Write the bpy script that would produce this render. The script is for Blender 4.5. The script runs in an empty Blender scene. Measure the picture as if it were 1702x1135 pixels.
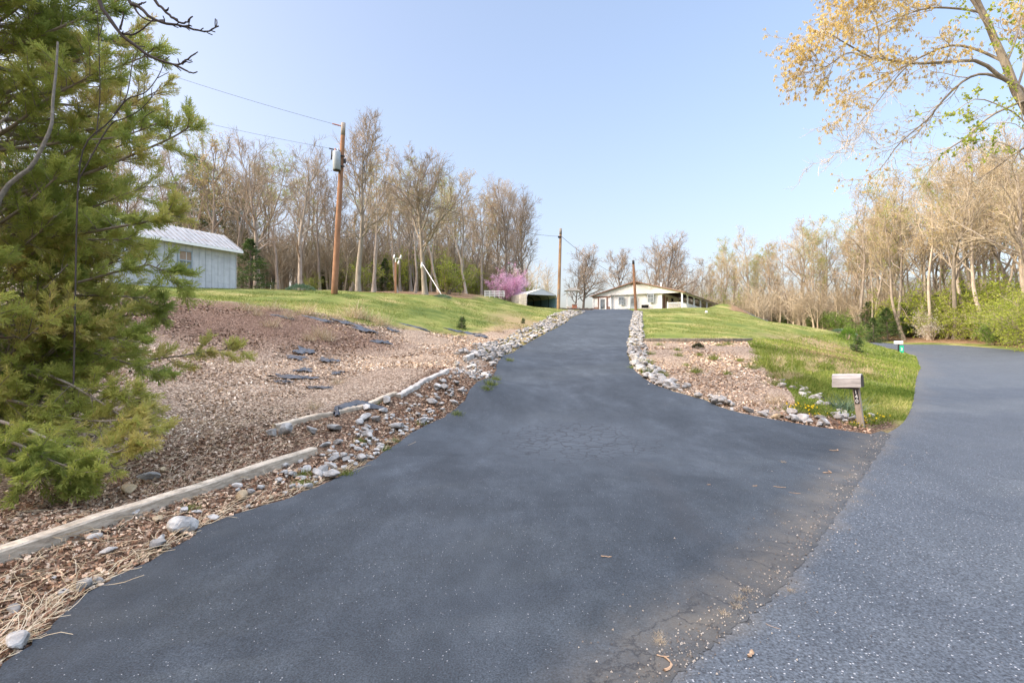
import bpy, math, random
import numpy as np
from mathutils import Vector, Matrix
from mathutils.geometry import delaunay_2d_cdt
R = math.radians
scn = bpy.context.scene
COL = scn.collection
F = 851.0; CX = 851.0; CY = 567.5; CAMZ = 1.7
def P(px, py, Y):
    return ((px-CX)/F*Y, Y, CAMZ+(CY-py)/F*Y)
# ---------------------------------------------------------------- terrain height (thin plate spline through surveyed points)
def Ydrv(py):
    if py > 727: return CAMZ*F/(py-CY)
    return 2.726/(0.114-(CY-py)/F)
DRV_L = [(0,1116),(88,1041),(161,980),(268,926),(368,865),(475,830),(560,796),(625,764),(685,723),(732,696),(765,677),(798,653),(819,629),(831,608),(845,592),(867,575),(885,566),(900,559),(925,545),(950,531),(966,522),(974,518)]
DRV_R = [(1448,722),(1365,711),(1310,702),(1249,691),(1203,679),(1167,664),(1112,648),(1080,634),(1060,620),(1048,605),(1044,590),(1043,575),(1045,560),(1047,543),(1050,530),(1054,518)]
def zp(Y): return max(0.0, 0.114*(Y-9))
def drv(p):
    Y = Ydrv(p[1]); return ((p[0]-CX)/F*Y, Y, zp(Y))
drvL = [drv(p) for p in DRV_L]
drvR = [drv(p) for p in DRV_R]
def fl(px, py, z=0.0):
    Y = (CAMZ-z)*F/(py-CY); return ((px-CX)/F*Y, Y, z)
ctl = []
ctl += drvL[::2] + [drvL[-1]] + drvR[::2] + [drvR[-1]]
ctl += [P(*a) for a in [
 # left bank toe / logs
 (455,712,8.5),(552,700,9.0),(665,662,10.8),(742,620,12.2),(775,597,15.5),(815,577,19),
 # bank top edge
 (290,500,19),(400,513,19),(550,528,20.5),(610,539,21),(700,549,23),(775,558,24.5),
 # bank middle
 (300,600,13),(150,650,9),(350,680,9.3),(200,760,7),(500,600,14.8),(600,640,12),(650,590,16.5),(700,570,20),(450,560,16.5),(300,545,16.2),
 # left lawn
 (555,488,30),(392,480,30.5),(290,477,30),(735,497,36),(640,520,25),(400,495,24),(873,512,62),(700,490,46),(595,490,42),(860,533,34),(935,519,46),(928,514,50),(800,500,50),
 (300,487,55),(450,489,55),(700,488,60),(820,494,68),(875,509,70),(926,512,72),
 # house plateau
 (985,517,79),(1187,514,82),(1131,512,72),(1060,515,66),(1187,515,66),
 # right lawn
 (1150,540,34),(1250,545,37),(1300,540,55),(1240,521,66),(1330,547,48),(1390,553,44),(1430,564,42),(1480,586,43),(1150,560,26),(1247,563,26),(1068,565,25),
 # bank and bed
 (1380,590,25),(1440,600,28),(1470,640,18.5),(1500,602,35),(1100,600,17.7),(1200,600,18),(1180,640,14.3),(1290,620,16.5),(1260,660,12.6),(1430,650,15.5),(1340,600,20),(1310,575,26),
 # road
 (1530,612,27.5),(1521,593,40),(1497,583,50),(1457,576,54),(1702,585,44),(1640,578,50),(1560,573,56),(1500,573,60),
 # far bank of the road
 (1600,564,60),(1500,564,66),(1690,574,50)]]
ctl += [fl(0,925,.03),fl(520,752,.08),fl(260,838,.05),fl(1506,697),fl(1518,667,.05),fl(1521,642,.1),(6.9,10.15,.0),(3,5,0),(1.9,3.7,0),(0,0,0),(2,0,0),(0,5,0),(0,7,0),(5,8,0),(-4,-3,0),(8,0,-.05),(16,10,0),(26,22,.1),(36,33,.4),
 (-5,1.5,0.1),(-9,5,.9),(-12,8,2),(-14,14,3),(-20,16,4.2),(-10,0,.8),(-20,0,2.5),(-25,-10,2.2),(-6,-4,.1),
 (-60,60,8.3),(-40,90,9.3),(0,100,8),(-80,100,11),(-50,30,6.5),(-35,30,5.6),(-100,50,10),(-40,10,4.5),(-60,0,5),
 (0,60,5.5),(5,60,5.25),(12,60,5.5),(30,82,5.0),(20,100,6.2),(40,100,4.2),(35,62,2.6),(42,60,1.6),(40,62,1.7),(38,72,2.3),(32,84,3.4),(46,72,2.2),(60,70,3),(60,50,1.6),(50,35,.9),(40,20,.6),(25,5,.1),(70,100,4),(100,60,3),(100,0,1),(20,-20,-.5),(-20,-30,.5),(0,-20,-.3)]
for k in range(12):
    a = k*math.pi/6
    for rr in (180, 500):
        ctl.append((rr*math.cos(a), rr*math.sin(a), 5.0+4.0*math.sin(a)-3.0*math.cos(a)))
C_ = np.array(ctl)
def _U(d2): return np.where(d2>1e-12, d2*np.log(np.maximum(d2,1e-12)), 0.0)
def _fit():
    n = len(C_); X = C_[:,:2]/20.0
    d2 = ((X[:,None]-X[None])**2).sum(-1)
    K = _U(d2) + np.eye(n)*0.002
    Pm = np.c_[np.ones(n), X]
    A = np.zeros((n+3,n+3)); A[:n,:n]=K; A[:n,n:]=Pm; A[n:,:n]=Pm.T
    return np.linalg.solve(A, np.r_[C_[:,2],0,0,0])
_W = _fit()
def H(x, y):
    x = np.atleast_1d(np.asarray(x,float)); y = np.atleast_1d(np.asarray(y,float))
    out = np.empty(x.shape); n=len(C_)
    X = C_[:,:2]/20.0
    for i in range(0,len(x),20000):
        q = np.c_[x[i:i+20000],y[i:i+20000]]/20.0
        d2 = ((q[:,None]-X[None])**2).sum(-1)
        out[i:i+20000] = _U(d2)@_W[:n] + _W[n] + q@_W[n+1:]
    return out
def h(x,y): return float(H([x],[y])[0])
def G(px, py, far=120.0):
    """point of the ground seen at a place of the photograph"""
    Y = np.geomspace(1.2, far, 1400)
    z = CAMZ+(CY-py)/F*Y
    g = H((px-CX)/F*Y, Y)
    k = np.nonzero(z<g)[0]
    i = k[0] if len(k) else len(Y)-1
    if i == 0: i = 1
    a,b = z[i-1]-g[i-1], z[i]-g[i]
    t = a/(a-b) if a!=b else 0
    t = min(max(t,0),1)
    y = Y[i-1]+(Y[i]-Y[i-1])*t
    return ((px-CX)/F*y, y, float(H([(px-CX)/F*y],[y])[0]))
# ---------------------------------------------------------------- mesh helpers
def mk(name, V, quads=None, tris=None, mats=(), midx=None, smooth=False, attr=None):
    me = bpy.data.meshes.new(name)
    V = np.asarray(V, np.float32)
    q = np.asarray(quads if quads is not None else np.zeros((0,4)), np.int32).reshape(-1,4)
    t = np.asarray(tris if tris is not None else np.zeros((0,3)), np.int32).reshape(-1,3)
    me.vertices.add(len(V)); me.vertices.foreach_set('co', V.ravel())
    nl = q.size+t.size
    me.loops.add(nl); me.loops.foreach_set('vertex_index', np.r_[q.ravel(), t.ravel()].astype(np.int32))
    ls = np.r_[np.arange(len(q))*4, q.size+np.arange(len(t))*3].astype(np.int32)
    me.polygons.add(len(ls)); me.polygons.foreach_set('loop_start', ls)
    if midx is not None: me.polygons.foreach_set('material_index', np.asarray(midx,np.int32))
    me.polygons.foreach_set('use_smooth', np.full(len(ls), smooth))
    for m in mats: me.materials.append(m)
    me.update(calc_edges=True)
    if attr:
        for k,a in attr.items():
            a = np.asarray(a, np.float32)
            if a.ndim==1:
                A = me.attributes.new(k,'FLOAT','POINT'); A.data.foreach_set('value', a)
            else:
                A = me.attributes.new(k,'FLOAT_COLOR','POINT')
                if a.shape[1]==3: a = np.c_[a, np.ones(len(a),np.float32)]
                A.data.foreach_set('color', a.ravel())
    me.validate()
    return me
def ob(name, me, parent=None, loc=None):
    o = bpy.data.objects.new(name, me); COL.objects.link(o)
    if parent: o.parent = parent
    if loc is not None: o.location = loc
    return o
def tag(o, label=None, cat=None, group=None, kind=None):
    if label: o['label']=label
    if cat: o['category']=cat
    if group: o['group']=group
    if kind: o['kind']=kind
    return o
def empty(name, loc=(0,0,0), rz=0.0, label=None, cat=None, group=None):
    o = bpy.data.objects.new(name, None); COL.objects.link(o)
    o.location = loc; o.rotation_euler=(0,0,rz); o.empty_display_size=.2
    return tag(o,label,cat,group)
def dup(root, loc, rz, s=1.0, label=None, group=None, tilt=(0,0)):
    def cp(o, par):
        c = o.copy(); COL.objects.link(c)
        if par: c.parent = par
        for ch in o.children: cp(ch, c)
        return c
    c = cp(root, None)
    c.location = loc; c.rotation_euler=(tilt[0],tilt[1],rz)
    c.scale = (s,s,s) if np.isscalar(s) else s
    if label: c['label']=label
    if group: c['group']=group
    return c
class MB:
    """collects boxes, tubes, prisms into one mesh"""
    def __init__(s): s.V=[]; s.Q=[]; s.T=[]; s.n=0; s.qm=[]; s.tm=[]
    def add(s, V, Q=None, T=None, m=0):
        V=np.asarray(V,float).reshape(-1,3)
        if Q is not None and len(Q):
            Q=np.asarray(Q).reshape(-1,4); s.Q.append(Q+s.n); s.qm.append(np.full(len(Q),m))
        if T is not None and len(T):
            T=np.asarray(T).reshape(-1,3); s.T.append(T+s.n); s.tm.append(np.full(len(T),m))
        s.V.append(V); s.n+=len(V)
    def box(s, c, d, M=None, m=0, taper=1.0):
        x,y,z = d[0]/2,d[1]/2,d[2]/2
        V=np.array([(-x,-y,-z),(x,-y,-z),(x,y,-z),(-x,y,-z),(-x*taper,-y*taper,z),(x*taper,-y*taper,z),(x*taper,y*taper,z),(-x*taper,y*taper,z)])
        if M is not None: V = V@np.array(M)[:3,:3].T
        s.add(V+np.array(c), [(0,3,2,1),(4,5,6,7),(0,1,5,4),(1,2,6,5),(2,3,7,6),(3,0,4,7)], m=m)
    def bar(s, a, b, w, t, up=(0,0,1), m=0):
        a=Vector(a); b=Vector(b); d=(b-a); L=d.length; d.normalize()
        u=Vector(up); sd=d.cross(u)
        if sd.length<1e-4: sd=d.cross(Vector((1,0,0)))
        sd.normalize(); u=sd.cross(d)
        M=Matrix((( d.x,sd.x,u.x),(d.y,sd.y,u.y),(d.z,sd.z,u.z)))
        s.box((a+b)/2,(L,w,t),M,m)
    def tube(s, pts, rad, sides=8, cap=True, m=0):
        Pn=np.asarray(pts,float); n=len(Pn); rad=np.full(n,rad) if np.isscalar(rad) else np.asarray(rad,float)
        V,Q = tubes(Pn[None], rad[None], sides)
        T=[]
        if cap:
            base=len(V); V=np.r_[V,[Pn[0]],[Pn[-1]]]
            for k in range(sides):
                T.append((base,(k+1)%sides,k)); T.append((base+1,(n-1)*sides+k,(n-1)*sides+(k+1)%sides))
        s.add(V,Q,T,m)
    def prism(s, poly, ax0, ax1, o, d, m=0):
        """extrude 2-D polygon spanned by ax0, ax1 at o along d"""
        o=np.array(o,float); d=np.array(d,float); a0=np.array(ax0,float); a1=np.array(ax1,float)
        n=len(poly); A=np.array([o+p[0]*a0+p[1]*a1 for p in poly]); V=np.r_[A,A+d]
        Q=[(k,(k+1)%n,n+(k+1)%n,n+k) for k in range(n)]
        from mathutils.geometry import tessellate_polygon
        tr=tessellate_polygon([[Vector((p[0],p[1],0)) for p in poly]])
        T=[tuple(t) for t in tr]+[(t[0]+n,t[2]+n,t[1]+n) for t in tr]
        s.add(V,Q,T,m)
    def build(s, name, mats, parent=None, smooth=False, bevel=0, loc=None, attr=None):
        if not isinstance(mats,(list,tuple)): mats=[mats]
        V=np.concatenate(s.V); Q=np.concatenate(s.Q) if s.Q else None; T=np.concatenate(s.T) if s.T else None
        mi=np.concatenate(s.qm+s.tm)
        me=mk(name,V,Q,T,mats,mi,smooth,attr)
        o=ob(name,me,parent,loc)
        if bevel:
            b=o.modifiers.new('bevel','BEVEL'); b.width=bevel; b.segments=2; b.limit_method='ANGLE'
        return o
def tubes(Pn, Rn, sides):
    """Pn (N,n,3), Rn (N,n) -> verts, quads"""
    N,n,_=Pn.shape
    T=np.gradient(Pn,axis=1); T/=np.maximum(np.linalg.norm(T,axis=2,keepdims=True),1e-9)
    mean=T.mean(1); ref=np.where(np.abs(mean[:,2:3])<.8, np.array([[0,0,1.]]), np.array([[1.,0,0]]))
    U=np.cross(T, ref[:,None,:]); U/=np.maximum(np.linalg.norm(U,axis=2,keepdims=True),1e-9)
    W=np.cross(T,U)
    a=np.arange(sides)*2*math.pi/sides
    V=Pn[:,:,None,:]+Rn[:,:,None,None]*(np.cos(a)[None,None,:,None]*U[:,:,None,:]+np.sin(a)[None,None,:,None]*W[:,:,None,:])
    idx=np.arange(N*n*sides).reshape(N,n,sides)
    A=idx[:,:-1]; B=idx[:,1:]
    Q=np.stack([A,np.roll(A,-1,2),np.roll(B,-1,2),B],-1).reshape(-1,4)
    return V.reshape(-1,3),Q
def nrm(v): return v/np.maximum(np.linalg.norm(v,axis=-1,keepdims=True),1e-9)
def grow(rng,P0,D,L,r0,r1,n,wob,up):
    """grow N branches at once"""
    N=len(P0); r0=np.broadcast_to(r0,(N,)); r1=np.broadcast_to(r1,(N,)); L=np.broadcast_to(L,(N,)); Pn=np.zeros((N,n,3)); Pn[:,0]=P0; d=nrm(D); st=(L/(n-1))[:,None]
    for i in range(1,n):
        d=nrm(d+rng.normal(0,wob,(N,3))+np.array([0,0,up]))
        Pn[:,i]=Pn[:,i-1]+d*st
    t=np.linspace(0,1,n)[None]
    Rn=r0[:,None]*(1-t)+r1[:,None]*t
    return Pn,Rn
def kids(rng,Pn,Rn,c,t0,t1,ang,angj,flat=0.0):
    """c children on each branch: start points, directions, parent radius there, parameter"""
    N,n,_=Pn.shape
    t=t0+(t1-t0)*((np.arange(c)[None]+rng.random((N,c)))/c)
    f=t*(n-1); i=np.minimum(f.astype(int),n-2); w=(f-i)[...,None]
    a=np.arange(N)[:,None]
    p=Pn[a,i]*(1-w)+Pn[a,i+1]*w; tg=nrm(Pn[a,i+1]-Pn[a,i]); r=Rn[a,i]*(1-w[...,0])+Rn[a,i+1]*w[...,0]
    rv=rng.normal(0,1,(N,c,3)); rv[...,2]*=(1-flat); rv=nrm(rv-(rv*tg).sum(-1,keepdims=True)*tg)
    th=np.radians(ang+rng.normal(0,angj,(N,c)))[...,None]
    d=tg*np.cos(th)+rv*np.sin(th)
    return p.reshape(-1,3),d.reshape(-1,3),r.ravel(),t.ravel()
def inpoly(x,y,poly):
    poly=np.asarray(poly)[:,:2]; c=np.zeros(len(x),bool); n=len(poly); j=n-1
    for i in range(n):
        xi,yi=poly[i]; xj,yj=poly[j]
        if yi!=yj:
            c ^= ((yi>y)!=(yj>y)) & (x<(xj-xi)*(y-yi)/(yj-yi)+xi)
        j=i
    return c
def sdist(x,y,poly,closed=True):
    poly=np.asarray(poly)[:,:2]; n=len(poly); d=np.full(len(x),1e9)
    for i in range(n if closed else n-1):
        a=poly[i]; b=poly[(i+1)%n]; ab=b-a
        t=np.clip(((x-a[0])*ab[0]+(y-a[1])*ab[1])/max(ab@ab,1e-9),0,1)
        d=np.minimum(d,np.hypot(x-a[0]-t*ab[0],y-a[1]-t*ab[1]))
    if closed: d=np.where(inpoly(x,y,poly),d,-d)
    return d
def smooth_line(pts, k=6):
    """Catmull-Rom through points"""
    p=np.asarray(pts,float); p=np.r_[[2*p[0]-p[1]],p,[2*p[-1]-p[-2]]]; out=[]
    for i in range(1,len(p)-2):
        for j in range(k):
            t=j/k; a,b,c,d=p[i-1],p[i],p[i+1],p[i+2]
            out.append(.5*((2*b)+(c-a)*t+(2*a-5*b+4*c-d)*t*t+(3*b-a-3*c+d)*t**3))
    out.append(p[-2]); return np.array(out)
# ---------------------------------------------------------------- material helpers
class NT:
    def __init__(s,name,rough=.8,spec=.3):
        s.m=bpy.data.materials.new(name); s.m.use_nodes=True; s.t=s.m.node_tree; s.n=s.t.nodes; s.l=s.t.links
        s.b=s.n['Principled BSDF']; s.b.inputs['Roughness'].default_value=rough; s.b.inputs['Specular IOR Level'].default_value=spec
        s._co=None
    def node(s,ty,**kw):
        x=s.n.new(ty)
        for k,v in kw.items(): setattr(x,k,v)
        return x
    def put(s,sock,v):
        if hasattr(v,'is_output') : s.l.new(v,sock)
        elif isinstance(v,(tuple,list)) and len(v)==3 and sock.type=='RGBA': sock.default_value=(*v,1)
        else: sock.default_value=v
    def co(s,kind='Object'):
        if kind=='World':
            g=s.node('ShaderNodeNewGeometry'); return g.outputs['Position']
        if s._co is None: s._co=s.node('ShaderNodeTexCoord')
        return s._co.outputs[kind]
    def mapv(s,v,scale=(1,1,1),loc=(0,0,0),rot=(0,0,0)):
        m=s.node('ShaderNodeMapping'); s.l.new(v,m.inputs[0]); m.inputs['Scale'].default_value=scale; m.inputs['Location'].default_value=loc; m.inputs['Rotation'].default_value=rot
        return m.outputs[0]
    def noise(s,v,scale=5,detail=4,rough=.55,dist=0,out='Fac'):
        x=s.node('ShaderNodeTexNoise'); s.l.new(v,x.inputs['Vector']); x.inputs['Scale'].default_value=scale; x.inputs['Detail'].default_value=detail; x.inputs['Roughness'].default_value=rough; x.inputs['Distortion'].default_value=dist
        return x.outputs[out]
    def voro(s,v,scale=5,feature='F1',out='Distance',rand=1.0):
        x=s.node('ShaderNodeTexVoronoi',feature=feature); s.l.new(v,x.inputs['Vector']); x.inputs['Scale'].default_value=scale; x.inputs['Randomness'].default_value=rand
        return x.outputs[out]
    def ramp(s,f,stops,interp='LINEAR'):
        x=s.node('ShaderNodeValToRGB'); s.put(x.inputs[0],f); x.color_ramp.interpolation=interp; e=x.color_ramp.elements
        while len(e)>1: e.remove(e[-1])
        e[0].position=stops[0][0]; c=stops[0][1]; e[0].color=(c,c,c,1) if np.isscalar(c) else (*c,1)
        for p,c in stops[1:]:
            q=e.new(p); q.color=(c,c,c,1) if np.isscalar(c) else (*c,1)
        return x.outputs[0]
    def mix(s,f,a,b,mode='MIX'):
        x=s.node('ShaderNodeMix',data_type='RGBA',blend_type=mode); s.put(x.inputs[0],f); s.put(x.inputs[6],a); s.put(x.inputs[7],b)
        return x.outputs[2]
    def math(s,op,a,b=0.0,c=0.0,clamp=False):
        x=s.node('ShaderNodeMath',operation=op,use_clamp=clamp); s.put(x.inputs[0],a); s.put(x.inputs[1],b); s.put(x.inputs[2],c)
        return x.outputs[0]
    def attr(s,name,out='Color'):
        x=s.node('ShaderNodeAttribute',attribute_name=name); return x.outputs[out]
    def sep(s,c):
        x=s.node('ShaderNodeSeparateColor'); s.l.new(c,x.inputs[0]); return x.outputs
    def xyz(s,c):
        x=s.node('ShaderNodeSeparateXYZ'); s.l.new(c,x.inputs[0]); return x.outputs
    def rnd(s):
        return s.node('ShaderNodeObjectInfo').outputs['Random']
    def col(s,c): s.put(s.b.inputs['Base Color'],c); return s
    def bump(s,hh,strength=.5,dist=.02):
        x=s.node('ShaderNodeBump'); x.inputs['Strength'].default_value=strength; x.inputs['Distance'].default_value=dist
        s.l.new(hh,x.inputs['Height']); s.l.new(x.outputs[0],s.b.inputs['Normal']); return s
    def trans(s,c,w=.4):
        """leaf: mix in a translucent lobe"""
        tr=s.node('ShaderNodeBsdfTranslucent'); s.put(tr.inputs[0],c); mx=s.node('ShaderNodeMixShader'); mx.inputs[0].default_value=w
        o=s.n['Material Output']; s.l.new(s.b.outputs[0],mx.inputs[1]); s.l.new(tr.outputs[0],mx.inputs[2]); s.l.new(mx.outputs[0],o.inputs[0]); return s
def simple(name,c,rough=.6,spec=.3,var=.15,scale=8,metal=0.0,bump=0.0):
    n=NT(name,rough,spec); f=n.noise(n.co(),scale,5,.6)
    a=tuple(x*(1-var) for x in c); b=tuple(min(1,x*(1+var)) for x in c)
    n.col(n.ramp(f,[(.3,a),(.7,b)])); n.b.inputs['Metallic'].default_value=metal
    if bump: n.bump(n.noise(n.co(),scale*4,4),bump,.01)
    return n.m
# ---------------------------------------------------------------- camera, light
cd=bpy.data.cameras.new('camera'); cd.lens=18.0; cd.sensor_width=36.0; cd.clip_start=.05; cd.clip_end=2000
cam=bpy.data.objects.new('camera',cd); COL.objects.link(cam); cam.location=(0,0,CAMZ); cam.rotation_euler=(R(90),0,0); scn.camera=cam
SUN_EL=R(23); SUN_AZ=math.atan2(-.96,-.27)      # azimuth from +Y towards +X
sd=Vector((math.sin(SUN_AZ)*math.cos(SUN_EL),math.cos(SUN_AZ)*math.cos(SUN_EL),math.sin(SUN_EL)))
sl=bpy.data.lights.new('sun','SUN'); sl.energy=5.0; sl.angle=R(.6); sl.color=(1.0,.89,.72)
so=bpy.data.objects.new('sun',sl); COL.objects.link(so); so.rotation_euler=(-sd).to_track_quat('-Z','Y').to_euler(); so.location=(-40,-10,40)
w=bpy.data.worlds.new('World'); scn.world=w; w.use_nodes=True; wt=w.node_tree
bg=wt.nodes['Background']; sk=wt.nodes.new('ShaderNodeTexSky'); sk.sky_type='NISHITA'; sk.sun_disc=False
sk.sun_elevation=SUN_EL; sk.sun_rotation=SUN_AZ; sk.air_density=1.0; sk.dust_density=6; sk.ozone_density=1.0; sk.altitude=200
hs=wt.nodes.new('ShaderNodeHueSaturation'); hs.inputs['Saturation'].default_value=1.28; hs.inputs['Value'].default_value=1.0
gm=wt.nodes.new('ShaderNodeGamma'); gm.inputs[1].default_value=.62
tn=wt.nodes.new('ShaderNodeMix'); tn.data_type='RGBA'; tn.blend_type='MULTIPLY'; tn.inputs[0].default_value=1; tn.inputs[7].default_value=(1.02,.965,1.0,1)
wt.links.new(sk.outputs[0],gm.inputs[0]); wt.links.new(gm.outputs[0],hs.inputs['Color']); wt.links.new(hs.outputs[0],tn.inputs[6]); 
tc=wt.nodes.new('ShaderNodeTexCoord'); sx=wt.nodes.new('ShaderNodeSeparateXYZ'); zr=wt.nodes.new('ShaderNodeValToRGB'); zr.color_ramp.elements[0].position=.57; zr.color_ramp.elements[0].color=(1,1,1,1); zr.color_ramp.elements[1].position=.85; zr.color_ramp.elements[1].color=(7.2,6.2,5.0,1)  # ramp brightens the sky overhead, added as fill light for the shaded ground
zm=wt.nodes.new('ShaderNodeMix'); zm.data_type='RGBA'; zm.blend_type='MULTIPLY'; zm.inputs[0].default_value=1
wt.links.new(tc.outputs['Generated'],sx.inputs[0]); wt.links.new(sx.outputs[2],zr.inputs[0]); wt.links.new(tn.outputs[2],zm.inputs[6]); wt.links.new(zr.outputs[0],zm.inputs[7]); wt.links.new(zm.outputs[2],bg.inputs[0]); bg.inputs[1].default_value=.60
scn.view_settings.view_transform='Standard'; scn.view_settings.look='None'; scn.view_settings.exposure=0
scn.render.engine='CYCLES'
scn.cycles.max_bounces=6; scn.cycles.diffuse_bounces=3; scn.cycles.transparent_max_bounces=8
# ---------------------------------------------------------------- outlines on the ground
seam=[fl(1472,722),fl(1420,790),fl(1370,860),fl(1290,960),fl(1180,1050),fl(1080,1135),(-.5,1.2,0),(-2,-.5,0),(-4,-3,0)]
road_left=[fl(1472,722),fl(1506,697),fl(1518,667,.05),fl(1521,642,.1),P(1530,612,27.5),P(1521,593,40),P(1497,583,50),P(1457,576,54),(40,62,0),(38,72,0),(32,84,0),(22,100,0)]
road_right=[(30,104,0),(40,86,0),(46,72,0),(46.8,64,0),P(1500,573,60),P(1560,573,56),P(1640,578,50),P(1702,585,44),(36,33,0),(26,22,0),(16,10,0),(8,0,0),(2,-8,0),(-4,-16,0)]
sm=lambda p,k=5:[tuple(q) for q in smooth_line([a[:2] for a in p],k)]
rng0=np.random.default_rng(5)
def rough_line(p,amp):
    p=np.array(p); n=len(p); o=p.copy(); o[1:-1]+=rng0.normal(0,amp,(n-2,2)); return [tuple(q) for q in o]
roadpoly=sm(road_left)+sm(road_right)+[(-12,-12)]+sm(seam[::-1])[:-1]
LE=rough_line(sm([p[:2] for p in drvL],6),.018); RE=rough_line(sm([p[:2] for p in drvR],6),.015)
drivepoly=[(-5.2,-2),(-4.2,0),(-3.3,1.5)]+LE+[(6,60),(7,66),(9.5,78),(16,77),(14.5,66),(13.0,58)]+RE[::-1]+[(7.0,9.7)]+[(a+.06,b-.06) for a,b in rough_line(sm(seam,26),.011)]
def polysheet(name,poly,zoff,mat,near=.22,attr=None,seed=1):
    poly=[Vector(p[:2]) for p in poly]; b=[]
    for i in range(len(poly)):
        a=poly[i]; c=poly[(i+1)%len(poly)]; L=(c-a).length; st=max(near,.03*a.length); k=max(1,int(L/st))
        for j in range(k): b.append(a.lerp(c,j/k))
    rg=np.random.default_rng(seed); xs=[]
    r=.3
    A=np.array([tuple(q) for q in b]); 
    while r<130:
        st=max(near,.03*r); na=max(8,int(2*math.pi*r/st)); an=(np.arange(na)+rg.random())*2*math.pi/na
        xs.append(np.c_[r*np.cos(an),r*np.sin(an)]); r+=st
    X=np.concatenate(xs); d=sdist(X[:,0],X[:,1],A); X=X[d>np.maximum(.1,.012*np.hypot(X[:,0],X[:,1]))]
    vs=b+[Vector(q) for q in X]; nb=len(b)
    r_=delaunay_2d_cdt(vs,[(i,(i+1)%nb) for i in range(nb)],[list(range(nb))],1,1e-5)
    V=np.array([tuple(v) for v in r_[0]]); T=np.array([f for f in r_[2] if len(f)==3])
    Z=H(V[:,0],V[:,1])+zoff
    V3=np.c_[V,Z]
    e1=V3[T[:,1]]-V3[T[:,0]]; e2=V3[T[:,2]]-V3[T[:,0]]; up=np.cross(e1,e2)[:,2]; T[up<0]=T[up<0][:,::-1]
    return ob(name,mk(name,V3,None,T,[mat],None,True,attr(V) if attr else None))
# ---------------------------------------------------------------- asphalt
def asphalt(name,road):
    n=NT(name,.72,.35); v=n.co('World')
    big=n.noise(v,.45,6,.65,.6); mid=n.noise(n.mapv(v,(1,.5,1),rot=(0,0,.35)),2.6,6,.65); fine=n.noise(v,60 if road else 95,3,.7)
    if road: base=n.ramp(n.math('ADD',n.math('MULTIPLY',big,.5),n.math('MULTIPLY',mid,.5)),[(.3,(.050,.061,.073)),(.7,(.082,.096,.111))])
    else:    base=n.ramp(n.math('ADD',n.math('MULTIPLY',big,.55),n.math('MULTIPLY',mid,.45)),[(.36,(.017,.023,.029)),(.48,(.028,.036,.044)),(.56,(.038,.048,.058)),(.70,(.066,.080,.094))])
    base=n.mix(1.0,base,n.ramp(fine,[(.28,.25),(.5,1.0),(.75,2.0)]),'MULTIPLY')
    # pale stone chips in the wearing course
    vd=n.voro(v,62 if road else 70); vc=n.voro(v,62 if road else 70,out='Color'); s=n.sep(vc)
    chip=n.math('MULTIPLY',n.math('LESS_THAN',vd,.33 if road else .22),n.math('GREATER_THAN',s[0],.90 if road else .95))
    base=n.mix(chip,base,(.36,.37,.38) if road else (.36,.37,.38))
    dk=n.math('MULTIPLY',n.math('LESS_THAN',vd,.42),n.math('LESS_THAN',s[1],.22 if road else .12))
    base=n.mix(n.math('MULTIPLY',dk,.75),base,(.03,.033,.04))
    mask=n.sep(n.attr('mask'))
    # dusty tan band along the seam
    dust=n.math('MULTIPLY',mask[0],n.ramp(n.noise(v,3.5,6,.7),[(.3,.25),(.62,1.0)]))
    base=n.mix(n.math('MULTIPLY',dust,.7),base,(.15,.13,.10))
    # cracks: fine network inside mask[1], broader near the seam inside mask[2]
    vv=n.mix(.06,v,n.noise(v,5,3,out='Color'))
    vv3=n.mix(.10,v,n.noise(v,7,5,.7,out='Color')); c1=n.ramp(n.voro(vv3,5.0,'DISTANCE_TO_EDGE'),[(0,1.0),(.03,.6),(.06,.0)])
    vv2=n.mix(.16,v,n.noise(v,9,5,.7,out='Color')); c2=n.ramp(n.voro(vv2,2.8,'DISTANCE_TO_EDGE'),[(0,1.0),(.02,.0)])
    crack=n.math('MAXIMUM',n.math('MULTIPLY',c1,n.ramp(n.math('ADD',n.math('MULTIPLY',mask[1],.7),n.math('MULTIPLY',n.noise(v,1.6,5,.7),1.0)),[(.72,0),(.92,1)])),
                 n.math('MULTIPLY',c2,n.ramp(n.math('ADD',mask[2],n.math('MULTIPLY',n.noise(v,1.5,3),.5)),[(.6,0),(.8,1)])))
    base=n.mix(n.math('MULTIPLY',mask[1],.6),base,(.075,.09,.105))
    base=n.mix(n.math('MULTIPLY',n.attr('mask','Alpha'),.45),base,(.04,.042,.046))
    base=n.mix(n.math('MULTIPLY',crack,.8),base,(.02,.022,.026))
    # wheel-polished streaks along the way
    n.col(base)
    hh=n.math('SUBTRACT',n.math('ADD',fine,n.math('MULTIPLY',chip,.3)),n.math('MULTIPLY',crack,1.6))
    n.bump(hh,.55 if road else .4,.012)
    return n.m
M_drive=asphalt('driveway_asphalt',False); M_road=asphalt('road_asphalt',True)
def vnoise(x,y,s,seed=0):
    """cheap smooth noise"""
    r=np.random.default_rng(seed); out=np.zeros(len(x))
    for k in range(14):
        a=r.random()*6.283; f=s*(.5+1.3*r.random()); out+=np.sin((x*math.cos(a)+y*math.sin(a))*f+r.random()*6.283)
    return out/3.7
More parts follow.
